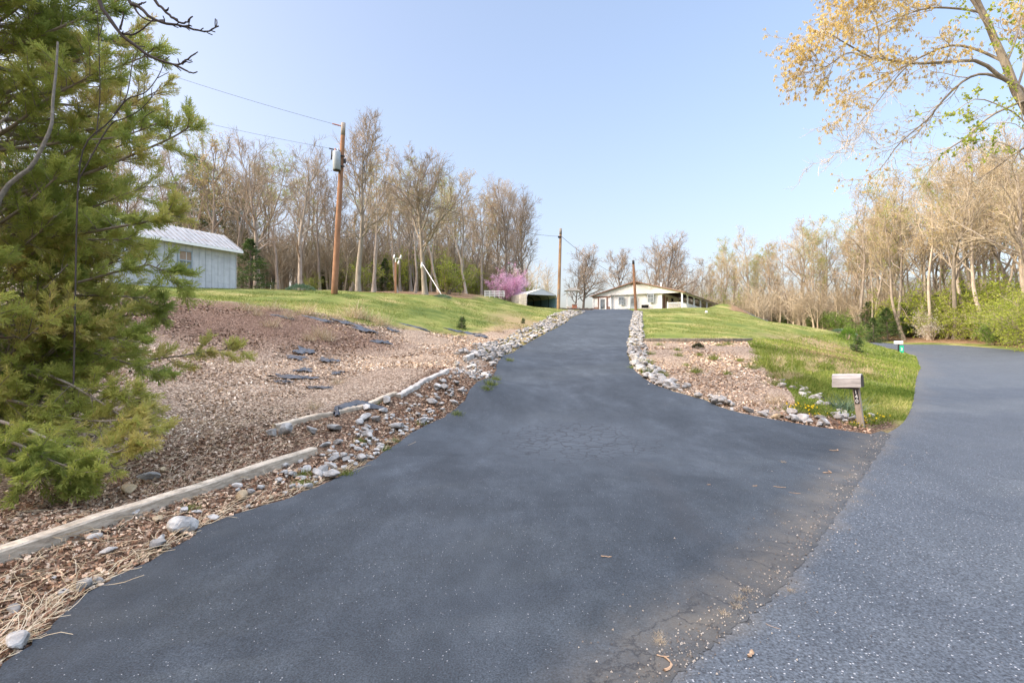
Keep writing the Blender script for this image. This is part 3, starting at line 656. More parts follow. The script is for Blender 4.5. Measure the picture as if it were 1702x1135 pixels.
for px,Y,s in [(1540,64,2.0),(1575,62,2.3),(1625,60,2.2),(1670,58,2.4),(1490,70,2.0)]:
    x,y=px_at(px,Y); place(gsh2,x,y,rt.random()*6,s,'loose yellow green young tree standing among the bare trunks across the road','yellow green young trees across the road')
for px,Y,s in [(1195,100,2.2),(1215,96,2.3),(1172,108,2.0),(1245,98,2.0)]:
    x,y=px_at(px,Y); place(gsh2,x,y,rt.random()*6,s,'yellow green leafing tree behind the right end of the house','leafing trees behind the house')
redbud=leafy(64,3.9,2.9,M_pink,'redbud_tree',11,13000,.13,flat=.2); x,y=px_at(846,74); place(redbud,x,y,.5,1.15,'pink purple blossoming redbud behind the white carport',None)
dog=leafy(65,4.0,2.6,M_white,'dogwood_tree',7,2600,.10,flat=.8); x,y=px_at(1549,62); place(dog,x,y,.5,1.0,'white blossoming dogwood in front of the wood beyond the bend',None)
# dense evergreens added unseen outside the left edge: they keep the foreground in shade
big=conifer(53,15,3.6,110,leaf=.42,spr=2)
for x,y,s in [(-17,7),(-19,1.5),(-18,-4),(-20,-10),(-23,5),(-24,-2),(-22,-16),(-26,10),(-27,-8),(-30,3),(-19,12.5),(-28,15.5)] and [(-17,8,.9),(-19,1.5,1),(-18,-4,.95),(-20,-10,1.05),(-24,6,1.1),(-24,-2,1),(-22,-17,1),(-27,10.5,1),(-27,-9,1.1),(-31,3,1.1),(-20.5,13,.85)]:
    place(big,x,y,rt.random()*6,s,'dense dark evergreen added unseen left of the cedar to shade the foreground','unseen shade evergreens left of the cedar')
# ---------------------------------------------------------------- near cedar
def cedar():
    rng=np.random.default_rng(71); bx,by=-7.0,6.4; bz=h(bx,by)
    root=empty('cedar_tree',(0,0,0),0,'large feathery green cedar filling the left edge above the mulch','tree')
    T,TR=grow(rng,np.array([[bx,by,bz-.2]]),np.array([[.02,.0,1.]]),np.array([10.5]),np.array([.19]),.02,16,.03,.05)
    n1=310; p,d,r,t=kids(rng,T,TR,n1,.012,.99,72,9,.5)
    zz=p[:,2]-bz
    prof=np.interp(zz,[0,.3,1.0,2,3,4.3,5.2,6,7,9,10.5],[2.1,2.3,2.2,2.0,2.0,2.2,1.8,1.35,1.0,.6,.2])
    L=prof*rng.uniform(.62,1.12,n1)
    B1,R1=grow(rng,p,d,L,np.full(n1,.022)+.004*L,np.full(n1,.006),9,.07,.035)
    # named branches reaching out past the outline
    ex=[[(0,640,7.0),(120,610,7.2),(230,600,7.3),(310,590,7.5),(360,582,7.5),(402,580,7.6)],
        [(0,330,6.6),(140,290,6.5),(210,262,6.4),(262,240,6.4),(300,222,6.4),(318,207,6.4)],
        [(0,420,6.6),(150,385,6.4),(230,372,6.3),(262,362,6.3),(288,354,6.3)],
        [(0,250,6.4),(120,235,6.3),(200,228,6.3),(262,205,6.3)],
        [(0,160,6.4),(80,155,6.3),(150,130,6.3),(225,100,6.3),(250,92,6.3)],
        [(0,500,6.6),(130,470,6.4),(240,440,6.4),(272,452,6.4),(298,466,6.4)],
        [(0,520,6.8),(120,520,7.0),(200,525,7.0),(245,522,7.0),(275,506,7.0)],
        [(0,600,5.9),(120,640,5.9),(200,690,5.8),(255,712,5.8)],[(0,700,5.3),(90,735,5.3),(170,755,5.3),(215,742,5.3)],[(0,760,5.0),(60,790,5.0),(110,800,5.0)],[(0,560,6.3),(110,575,6.4),(200,600,6.4),(255,612,6.4)],[(0,610,5.9),(100,640,6.0),(190,655,6.0),(235,668,6.0)],[(0,660,5.6),(90,690,5.7),(170,700,5.7),(225,695,5.7)],[(0,730,5.0),(70,760,5.0),(140,785,5.0)],[(0,540,6.0),(90,545,6.2),(170,560,6.3),(240,570,6.3)],[(0,80,6.3),(90,50,6.2),(160,20,6.2),(215,-10,6.2)]]
    E=[];ER=[]
    for e in ex:
        q=smooth_line([P(*a) for a in [( -150,e[0][1]+10,e[0][2])]+e],4); s=np.linspace(0,1,9)*(len(q)-1)
        q=np.array([q[int(min(i,len(q)-2))]*(1-(i-int(min(i,len(q)-2))))+q[int(min(i,len(q)-2))+1]*(i-int(min(i,len(q)-2))) for i in s]); E.append(q); ER.append(np.linspace(.024,.006,9))
    B1=np.r_[B1,np.array(E)]; R1=np.r_[R1,np.array(ER)]; L=np.r_[L,np.full(len(E),1.35)]
    n1=len(B1)
    c2=17; p,d,r,t2=kids(rng,B1,R1,c2,.18,1,42,14,.35)
    L2=np.repeat(L,c2)*.26*(1.25-.75*t2)*rng.uniform(.6,1.3,len(t2))+.06
    B2,R2=grow(rng,p,d,L2,np.full(len(L2),.0075),np.full(len(L2),.003),5,.12,.04)
    m=MB(); V,Q=tubes(T,TR,12); m.add(V,Q); m.build('trunk',M_barkdark,root,True)
    m=MB(); V,Q=tubes(B1,R1,6); m.add(V,Q); V,Q=tubes(B2,R2,3); m.add(V,Q); m.build('branches',M_twig,root,True)
    # spray: a frond of short scale-leaf fingers
    tv=[];tf=[]
    def fin(o,dirv,l,w,zr):
        o=np.array(o);dv=np.array(dirv)/np.linalg.norm(dirv); s=np.array([-dv[1],dv[0],zr]); s/=np.linalg.norm(s); b=len(tv)
        tv.extend([o-s*w*.5,o+dv*l*.55-s*w*.75,o+dv*l,o+dv*l*.55+s*w*.75]); tf.append((b,b+1,b+2,b+3))
    fin((0,0,0),(1,0,0),1,.05,0)
    for i in range(6):
        x=.06+i*.14; l=.58*(1-.5*abs(x-.3))
        for sg in(-1,1):
            fin((x,0,0),(1,sg*(.7+.25*(i%3)),.3*sg*((i%2)*2-1)),l,.048,(i%3-1)*.6)
            ca=(x+l*.5*.7,sg*l*.45*.7,0.03); fin(ca,(1,sg*.05,.35),l*.5,.044,.5)
    c3=19; p,d,r,t3=kids(rng,B2,R2,c3,.12,1,36,16,.25)
    N=len(p); bi=np.repeat(np.arange(n1),c2*c3)
    # thin inside, full outside
    dist=np.hypot(p[:,0]-bx,p[:,1]-by); keep=rng.random(N)<np.clip((dist-.5)/.9,.12,1)
    keep&=(p[:,2]>H(p[:,0],p[:,1])+.04)
    # only the sides that can be seen keep every frond
    keep&=(rng.random(N)<np.where(p[:,0]/np.maximum(p[:,1],.3)>-1.35,1.0,.22))
    p=p[keep];d=d[keep];bi=bi[keep];N=len(p)
    print('cedar sprays',N)
    d=nrm(d+np.array([0,0,.12]))
    V,Q=scatter(tv,tf,p,rng.uniform(.6,1.35,N)*.118,rng,d)
    bt=rng.normal(.54,.17,n1); zt=.12*np.sin(p[:,2]*2.3+p[:,0]*1.7)
    tint=np.repeat(np.clip(bt[bi]+zt+rng.normal(0,.10,N),0,1),len(tv))
    ob('foliage',mk('foliage',V,Q,None,[M_cedar],None,False,{'tint':tint}),root)
cedar()
def skel(paths,Yd,r0,r1,n=14):
    out=[]
    for a in paths:
        q=smooth_line([P(x,y,Yd+(dy[0] if dy else 0)) for x,y,*dy in a],4); s=np.linspace(0,len(q)-1.001,n); i=s.astype(int); f=(s-i)[:,None]
        out.append(q[i]*(1-f)+q[i+1]*f)
    return np.array(out)
# bright green sprouting shrub under the cedar
def small_leafy(name,seed,loc,Ht,rad,mat,label,cat,n=9,leafn=700,leaf=.05,group=None,s=1,flat=0):
    o=leafy(seed,Ht,rad,mat,name,n,leafn,leaf,flat=flat); o.location=loc; tag(o,label,cat,group); return o
x,y,z=-6.0,6.3,0
small_leafy('shrub',81,(-6.25,6.2,h(-6.2,6.2)),1.9,1.3,M_leafg,'bright green leafing shrub growing through the low branches of the cedar','shrub',12,2600,.05)
# bare limb hanging in at the top left, from a tree standing outside the frame
def top_limb():
    rng=np.random.default_rng(5); root=empty('bare_tree',(0,0,0),0,'dark bare budding limb hanging into the top left corner','tree')
    Y=4.6
    main=[[(150,-260),(165,-120),(163,-10),(181,30),(199,55),(229,80),(259,98),(291,108),(307,104),(325,88)],
          [(165,-120),(195,-60),(214,0),(229,11),(247,27),(263,35),(286,41),(307,45),(330,51),(350,51),(363,43)],
          [(195,-160),(235,-60),(256,0),(270,14),(286,30),(302,38),(311,38),(319,27)],
          ]
    sub=[[(291,108),(307,117),(318,121),(327,120)],[(199,55),(214,58),(227,56),(243,43),(254,34)],[(222,5),(227,20),(240,32),(255,35),(263,35)],[(229,9),(236,6),(243,4)],[(275,19),(281,14)],[(302,107),(312,99),(316,97)],[(199,50),(203,35),(206,20)],[(307,45),(315,43),(318,44)],[(286,30),(292,31),(297,35)]]
    A=skel(main,Y,0,0,26); B=skel(sub,Y,0,0,10)
    m=MB(); q0=P(150,-260,Y)
    tr=smooth_line([(-6.3,1.2,h(-6.3,1.2)-.2),(-6.2,1.6,2.5),(-5.9,2.3,5),(-5.0,3.6,6.6),q0],5); m.tube(tr,np.linspace(.15,.035,len(tr)),9)
    m.build('trunk',M_barkdark,root,True)
    m=MB()
    rad=np.array([np.linspace(.020,.005,26),np.linspace(.017,.005,26),np.linspace(.015,.005,26)])*(1+.18*rng.random((3,26)))
    V,Q=tubes(A+rng.normal(0,.004,A.shape),rad,7); m.add(V,Q)
    V,Q=tubes(B+rng.normal(0,.003,B.shape),np.linspace(.010,.0045,10)[None].repeat(len(B),0),6); m.add(V,Q)
    # short spurs with buds
    p,d,r,t=kids(rng,A[:2],rad[:2],14,.45,1,50,12); S,SR=grow(rng,p,d,rng.uniform(.03,.09,len(p)),np.full(len(p),.005),np.full(len(p),.0045),3,.2,.1); V,Q=tubes(S,SR,5); m.add(V,Q)
    m.build('branches',M_twigdark,root,True)
top_limb()
def sapling():
    rng=np.random.default_rng(6); root=empty('sapling',(0,0,0),0,'thin bare sapling with forked twigs rising through the cedar','tree')
    A=skel([[(120,760),(125,500),(130,300),(145,235),(180,205),(205,170),(213,150),(218,118),(222,90)],[(130,300),(180,212),(205,198),(230,185),(250,165),(270,138)],[(190,190),(212,165),(240,155),(258,135),(270,112),(272,95)],[(160,225),(166,160),(165,100),(163,40),(160,10)]],5.9,0,0,22)
    B=skel([[(262,130),(270,126),(281,120)],[(252,163),(252,150),(253,146)],[(165,60),(172,35),(174,12)],[(205,170),(192,160)],[(240,195),(250,188),(258,184)]],5.9,0,0,6)
    m=MB(); V,Q=tubes(A,np.array([np.linspace(.010,.004,22),np.linspace(.008,.003,22),np.linspace(.008,.003,22),np.linspace(.006,.003,22)]),6); m.add(V,Q)
    V,Q=tubes(B,np.linspace(.005,.003,6)[None].repeat(len(B),0),5); m.add(V,Q); m.build('stems',M_twigdark,root,True)
    root2=empty('sapling',(0,0,0),0,'pale grey crooked stem showing inside the cedar','tree')
    A=skel([[(-60,760),(-40,500),(-5,340),(28,296),(52,278),(75,235),(86,205),(88,165),(93,120),(96,70)],[(-40,400),(-10,230),(3,202),(12,195),(15,186)]],5.6,0,0,22)
    m=MB(); V,Q=tubes(A,np.array([np.linspace(.028,.010,22),np.linspace(.02,.006,22)]),8); m.add(V,Q); m.build('stems',simple('pale_stem',(.24,.22,.19),.9,.1,.3,30),root2,True)
sapling()
# big tree leaning in from the right edge
def right_tree():
    rng=np.random.default_rng(91); Y=13.0
    root=empty('maple_tree',(0,0,0),0,'big tree with golden catkins reaching over the road from the right edge','tree')
    tr=smooth_line([(17.2,14.2,h(17.2,14.2)-.3),(16.9,14.0,3.0),(15.9,13.6,5.6),P(1745,238,13.2),P(1702,172,Y),P(1688,150,Y),P(1672,108,Y),P(1655,70,Y),P(1640,35,Y),P(1622,-5,Y),P(1600,-80,12.9),P(1590,-170,12.8)],5)
    m=MB(); m.tube(tr,np.interp(np.linspace(0,1,len(tr)),[0,.1,.4,1],[.21,.16,.105,.04]),12)
    limbs=[[(1706,160),(1696,146),(1663,128),(1627,102),(1579,103),(1520,106),(1472,99),(1448,96),(1412,76),(1388,62),(1366,48)],
     [(1670,104),(1654,96),(1618,81),(1579,76),(1535,93),(1502,111),(1466,129),(1430,150),(1410,172)],
     [(1684,142),(1663,130),(1630,123),(1597,138),(1561,174),(1543,198),(1496,237),(1472,270),(1442,305)],
     [(1712,166),(1702,168),(1648,192),(1603,231),(1567,255),(1537,293),(1518,330)],
     [(1730,230),(1702,246),(1684,258),(1639,290),(1603,311)],
     [(1645,45),(1633,22),(1567,13),(1525,18),(1480,35),(1440,52),(1405,55)],
     [(1512,106),(1490,129),(1468,157),(1448,183),(1427,207),(1421,234),(1400,262)],
     [(1472,99),(1460,84),(1461,57),(1451,24),(1436,0),(1425,-50)],
     [(1645,50),(1600,-20),(1540,-60),(1500,-80),(1440,-70)],
     [(1440,96),(1410,88),(1375,110),(1362,110),(1350,106)],
     [(1600,-20),(1570,-60),(1500,-50),(1440,-20),(1405,10),(1380,8)],
     [(1690,150),(1720,60),(1760,0),(1800,-60)],[(1672,108),(1690,60),(1700,0),(1720,-60)]]
    n=20; A=skel(limbs,Y,0,0,n)
    off=rng.uniform(-1.6,1.6,len(limbs)); off[6]=off[0]; off[7]=off[0]; off[9]=off[0]; off[10]=off[8]
    w=np.linspace(0,1,n)**1.2
    for i,o_ in enumerate(off):  # spread in depth along the sight line, keeping each limb where it is seen
        if i in(6,7,9,10): sc=1+(o_*np.full(n,.7))/Y
        else: sc=1+(o_*w)/Y
        c0=np.array([0,0,CAMZ]); A[i]=(A[i]-c0)*sc[:,None]+c0
    r0=np.array([.055,.04,.042,.035,.035,.035,.018,.022,.035,.02,.02,.03,.03])
    RA=r0[:,None]*np.linspace(1,.14,n)[None]
    V,Q=tubes(A,RA,8); m.add(V,Q); m.build('trunk',bark('maple_bark',(.17,.145,.115),(.38,.33,.26)),root,True)  # even bark colour, slightly warmer than the grey bark
    p,d,r,t=kids(rng,A,RA,14,.3,1,42,14); L=rng.uniform(.35,1.1,len(p)); B,RB=grow(rng,p,d,L,np.minimum(r*.6,.014),np.full(len(p),.005),8,.16,.01)
    p,d,r,t=kids(rng,B,RB,7,.15,1,42,14); L=rng.uniform(.2,.65,len(p)); B2,RB2=grow(rng,p,d,L,np.full(len(p),.0055),np.full(len(p),.003),6,.18,.02)
    p,d,r,t=kids(rng,B2,RB2,4,.2,1,42,14); L=rng.uniform(.08,.28,len(p)); B3,RB3=grow(rng,p,d,L,np.full(len(p),.0034),np.full(len(p),.002),4,.18,.02)
    m=MB()
    for a,b,s in((B,RB,5),(B2,RB2,4),(B3,RB3,3)): V,Q=tubes(a,b,s); m.add(V,Q)
    m.build('twigs',M_twigwarm,root,True)
    li=np.repeat(np.arange(len(limbs)),14*7*4)
    gold=np.isin(li,[0,1,5,7,8,9,10,11,12])|(np.isin(li,[2])&(rng.random(len(li))<.25))
    E=B3[:,-1][gold]; k=rng.integers(0,len(E),48000); N=len(k)
    dd=np.c_[rng.normal(0,.35,(N,2)),-np.ones(N)]
    V,Q=scatter([(0,0,0),(.4,.16,.0),(1,0,0),(.4,-.16,.0)],[(0,1,2,3)],E[k]+rng.normal(0,.016,(N,3)),rng.uniform(.5,1.3,N)*.06,rng,dd)
    cl=rng.normal(.5,.22,len(E)); ob('catkins',mk('catkins',V,Q,None,[M_budgold],None,False,{'tint':np.repeat(np.clip(cl[k]+rng.normal(0,.1,N),0,1),4)}),root)
    # second, greener young tree between
    r2=empty('young_tree',(0,0,0),0,'young tree with small bright green leaves among the limbs at the right edge','tree')
    L2=[[(1760,420),(1730,260),(1700,200),(1660,175),(1620,165),(1580,190),(1545,195)],[(1700,200),(1690,150),(1670,90),(1640,40),(1610,15)],[(1735,300),(1690,250),(1650,235),(1610,238),(1580,250)],[(1700,120),(1700,80),(1690,30),(1680,-20)],[(1745,340),(1700,215),(1640,205),(1600,180)]]
    A=skel(L2,11.0,0,0,16); m=MB(); tr=smooth_line([(12.9,10.6,h(12.9,10.6)+0-.2),(12.6,10.9,1.6),P(1760,420,11)],4); m.tube(tr,np.linspace(.05,.03,len(tr)),8)
    RA=np.array([.02,.012,.012,.01,.01])[:,None]*np.linspace(1,.25,16)[None]; V,Q=tubes(A,RA,6); m.add(V,Q)
    p,d,r,t=kids(rng,A,RA,12,.2,1,48,12); B,RB=grow(rng,p,d,rng.uniform(.2,.7,len(p)),np.full(len(p),.005),np.full(len(p),.0025),6,.16,.02); V,Q=tubes(B,RB,4); m.add(V,Q); m.build('stems',M_twigwarm,r2,True)
    N=1300; a=rng.integers(0,len(B),N); b=rng.integers(1,6,N)
    V,Q=scatter([(0,0,0),(.5,.36,.1),(1,0,0),(.5,-.36,.1)],[(0,1,2,3)],B[a,b]+rng.normal(0,.02,(N,3)),rng.uniform(.5,1.2,N)*.075,rng)
    ob('leaves',mk('leaves',V,Q,None,[M_leafyg],None,False,{'tint':np.repeat(rng.uniform(.3,1,N),4)}),r2)
right_tree()
# ---------------------------------------------------------------- materials of built things
def wood(name,a,b,axis=(1,12,12),rough=.85,bump=.5,sc=3):
    n=NT(name,rough,.2); v=n.mapv(n.co(),axis); f=n.noise(v,sc,7,.7); k=n.noise(n.co(),2,3)
    c=n.ramp(f,[(.25,a),(.7,b)]); c=n.mix(1.0,c,n.ramp(k,[(.3,.75),(.7,1.15)]),'MULTIPLY'); n.col(c); n.bump(f,bump,.01); return n.m
M_timber=wood('weathered_timber',(.28,.225,.16),(.60,.52,.41)); M_greywood=wood('grey_wood',(.27,.255,.24),(.60,.575,.54)); M_darkwood=simple('end_shade_wood',(.10,.085,.07),.9,.1,.3,40)  # last one is dark wood, with the mailbox end's shade in its colour
M_pole=wood('pole_wood',(.18,.09,.052),(.37,.215,.13),(8,8,.5)); M_pole2=wood('pole_wood_pale',(.22,.13,.075),(.46,.31,.19),(8,8,.5)); M_poletop=wood('pole_wood_grey',(.18,.16,.14),(.36,.33,.29),(8,8,.5))
M_metalgrey=simple('painted_grey_metal',(.33,.38,.42),.5,.4,.08); M_blackmetal=simple('black_metal',(.02,.02,.022),.5,.4,.1); M_wire=simple('cable',(.09,.09,.10),.6,.3,.05)
M_whitep=simple('white_paint',(.85,.85,.83),.55,.35,.05,3); M_brown=simple('brown_trim',(.24,.14,.10),.7,.3,.2,6); M_dark=simple('dark_inside',(.018,.018,.02),.8,.1,.2); M_ceram=simple('porcelain',(.30,.11,.06),.35,.5,.1)
def glass():
    n=NT('window_glass',.08,.6); n.col(n.ramp(n.noise(n.co(),1.2,2),[(.35,(.05,.065,.08)),(.65,(.20,.25,.29))])); return n.m
M_glass=glass()
def siding():
    n=NT('white_siding',.6,.3); v=n.co(); z=n.xyz(v)[2]; s=n.math('FRACT',n.math('MULTIPLY',z,6.5))
    c=n.mix(n.ramp(s,[(0,.3),(.12,0)]),n.ramp(n.noise(v,1.5,4),[(.3,(.84,.84,.82)),(.7,(.90,.90,.89))]),(.40,.41,.42)); n.col(c); n.bump(s,.6,.02); return n.m
M_siding=siding(); M_cream=simple('cream_siding',(.74,.68,.54),.7,.2,.06,2)
def ribbed(name,a,b,stain,freq,ax=0):
    n=NT(name,.45,.4); v=n.co(); f=n.noise(n.mapv(v,(1,1,.3)),3,6,.7); c=n.ramp(f,[(.3,a),(.65,b)])
    c=n.mix(n.ramp(n.noise(n.mapv(v,(.6,.6,3)),2.2,5,.7),[(.5,0),(.75,.55)]),c,stain); n.col(c); return n.m
M_shed=ribbed('pale_blue_metal',(.42,.44,.47),(.58,.60,.63),(.30,.31,.33),1); M_tin=ribbed('tin_roof',(.20,.21,.21),(.36,.36,.35),(.26,.16,.10),1); M_carport=ribbed('cream_metal',(.62,.60,.54),(.80,.78,.72),(.45,.42,.36),1)
def rockm(name,stops):
    n=NT(name,.85,.2); v=n.co('World'); f=n.noise(v,7,7,.7); r=n.rnd(); c=n.ramp(f,stops); c=n.mix(1.0,c,n.ramp(r,[(0,.62),(.5,.95),(1,1.25)]),'MULTIPLY'); n.col(c); n.bump(n.noise(v,22,6,.7),.7,.02); return n.m
M_rock=rockm('grey_limestone',[(.3,(.18,.175,.165)),(.5,(.33,.32,.30)),(.7,(.54,.52,.48))]); M_rocktan=rockm('tan_stone',[(.3,(.25,.19,.12)),(.6,(.42,.33,.21)),(.8,(.50,.43,.32))]); M_rockbrown=rockm('brown_stone',[(.3,(.17,.09,.05)),(.7,(.38,.22,.13))])
def plasticm():
    n=NT('black_sheet_plastic',.42,.5); v=n.co('World'); n.col(n.ramp(n.noise(v,6,4),[(.3,(.010,.013,.018)),(.7,(.035,.045,.062))])); n.bump(n.noise(v,14,4,.6),.6,.03); return n.m
M_plastic=plasticm()
# ---------------------------------------------------------------- utility poles and cables
def upole(name,base,top,r0,r1,label,mats,cat='pole'):
    root=empty(name,base,0,label,cat); a=Vector((0,0,-.4)); b=Vector(top)-Vector(base); m=MB(); n=12
    t=np.linspace(0,1,n); pts=[tuple(a.lerp(b,k)) for k in t]; m.tube(pts,r0+(r1-r0)*t,14)
    m.build('pole_shaft',mats[0],root,True); m=MB(); m.tube([tuple(a.lerp(b,.93)),tuple(a.lerp(b,1.0)+Vector((0,0,.01)))],[r1*1.06,r1*1.03],14); m.build('pole_cap',mats[1],root,True)
    return root
x,y=px_at(555,30); b1=(x,y,h(x,y)); t1=P(571,205,30)
p1=upole('utility_pole',b1,t1,.19,.12,'tall reddish brown utility pole carrying a grey transformer',[M_pole,M_poletop])
def rel(p,b): return tuple(Vector(p)-Vector(b))
tr=empty('transformer',rel(P(559.5,267,29.75),b1)); tr.parent=p1
m=MB(); s=np.array([(-.55,.20),(-.53,.225),(.46,.225),(.52,.20),(.56,.12)]); m.tube([(0,0,a[0]) for a in s],[a[1] for a in s],18); m.build('tank',M_metalgrey,tr,True)
m=MB(); m.tube([(0,0,-.60),(0,0,-.53)],.205,18); m.build('base',M_blackmetal,tr,True)
for dx in (-.08,.1):
    m=MB(); m.tube([(dx,0,.5),(dx,0,.6),(dx,0,.72)],[.045,.06,.03],8); m.build('bushing',M_ceram if dx<0 else M_metalgrey,tr,True)
m=MB(); m.bar((.12,.0,.3),(.42,.18,.3),.08,.06); m.bar((.12,.0,-.3),(.40,.18,-.3),.08,.06); m.build('bracket',M_blackmetal,tr)
m=MB(); q=rel(P(547,247,29.8),b1); q2=rel(P(565,251,29.9),b1); m.bar(q,q2,.06,.06); m.build('crossarm',M_blackmetal,p1)
m=MB(); q=rel(P(551.5,250,29.8),b1); m.tube([q,(q[0],q[1],q[2]-.25),(q[0]-.02,q[1],q[2]-.55)],[.04,.055,.03],8); m.build('fuse',M_blackmetal,p1,True)
m=MB(); a=rel(P(553,206,30),b1); b=rel(P(568,210,30),b1); a=Vector(a);b=Vector(b); n=13; m.tube([tuple(a.lerp(b,k/(n-1))) for k in range(n)],[.02 if k%2 else .055 for k in range(n)],8); m.build('insulator',M_ceram,p1,True)
m=MB(); q=rel(P(573,268,29.9),b1); m.box(q,(.12,.1,.25)); m.build('clamp',M_blackmetal,p1)
x,y=px_at(928,50); b2=(x,y,h(x,y)); p2=upole('utility_pole',b2,P(932,380,50),.17,.12,'bare tan utility pole at the crest beside the white carport',[M_pole2,M_poletop])
m=MB(); q=rel(P(930,394,49.9),b2); m.box(q,(.3,.12,.18)); m.build('clamp',M_blackmetal,p2)
m=MB(); q=rel(P(928,485,49.75),b2); m.box(q,(.10,.10,.5)); m.build('meter_box',M_poletop,p2)
x,y=px_at(1057.5,50); b3=(x,y,h(x,y)); upole('wooden_post',b3,P(1052.5,433,50),.15,.11,'short leaning reddish post at the top of the driveway in front of the house',[M_pole,M_blackmetal],'post')
def wire(a,b,sag,r,label):
    t=np.linspace(0,1,28); a=np.array(a);b=np.array(b); q=a*(1-t)[:,None]+b*t[:,None]; q[:,2]-=sag*4*t*(1-t)
    m=MB(); m.tube(q,r,5); o=m.build('power_line',M_wire,None,True); tag(o,label,'cable')
wire(P(553,206,30),P(-420,-150,25),.7,.009,'upper power line running from the top of the transformer pole out past the cedar')
wire(P(560,249,30),P(-420,-20,25),.7,.008,'lower power line running from the transformer pole out past the cedar')
wire(P(574,268,29.9),P(930,393,49.9),1.0,.015,'twisted power line sagging from the transformer pole to the pole at the crest')
wire(P(933,393,50),P(1048,466,76),.6,.02,'power line dropping from the crest pole to the house roof')
# ---------------------------------------------------------------- metal shed
def shed():
    Y0=30.6; cx=(392-CX)/F*Y0; z0=P(392,481,Y0)[2]-.12; zt=P(392,414,Y0)[2]
    root=empty('metal_shed',(cx,Y0,z0),math.atan2(-.88,-.47),'pale blue metal shed with a rusty ribbed tin roof behind the cedar','shed')  # local +x runs left along the wall, -y away from us
    Wd,Dp,Hh=6.5,3.0,zt-z0; rid=.95
    m=MB(); m.box((Wd/2,-Dp/2,Hh/2-.2),(Wd,Dp,Hh+.4-.02)); 
    for x in np.arange(0,Wd+.01,.36): m.box((x,.012,Hh/2),(.035,.03,Hh-.04))
    for y in np.arange(.3,Dp,.48): m.box((-.012,-y,Hh/2),(.03,.035,Hh-.04))
    m.prism([(0,0),(Dp,0),(Dp/2,rid)],(0,-1,0),(0,0,1),(0.01,0,Hh-.03),(Wd-.02,0,0)); m.build('wall',M_shed,root)
    m=MB(); L=math.hypot(Dp/2,rid)+.35; 
    for sg in(0,1):
        # each roof side as one thin slab with standing ribs
        top=Vector((0,-Dp/2,Hh+rid+.03)); e=Vector((0,.32 if sg==0 else -Dp-.32,Hh-.12))
        m.bar(tuple(((top+e)/2)+Vector((-.25,0,0))),tuple(((top+e)/2)+Vector((Wd+.25,0,0))),(top-e).length,.03,up=tuple((e-top).cross(Vector((1,0,0)))) )
        for x in np.arange(-.2,Wd+.3,.30): m.bar((x,top.y,top.z+.03),(x,e.y,e.z+.03),.045,.035)
    m.build('roof',M_tin,root)
    m=MB(); m.box((Wd/2,.33,Hh-.19),(Wd+.5,.03,.14)); m.box((-.24,-Dp/2+.0,Hh-.02),(.03,.05,.1)); m.build('fascia',M_whitep,root)
    wx=2.95; f=empty('window',(wx,.03,1.45-.02)); f.parent=root
    m=MB()
    for a,b in(((-.36,0,-.52),(.36,0,-.52)),((-.36,0,.52),(.36,0,.52)),((-.36,0,-.52),(-.36,0,.52)),((.36,0,-.52),(.36,0,.52)),((-.36,0,0),(.36,0,0))): m.bar(a,b,.07,.07)
    m.build('frame',M_metalgrey,f); m=MB(); m.box((0,-.015,.26),(.68,.02,.5)); m.build('board',simple('tan_board',(.34,.25,.19),.8,.2,.2),f); m=MB(); m.box((0,-.015,-.26),(.68,.02,.5)); m.build('pane',M_glass,f)
shed()
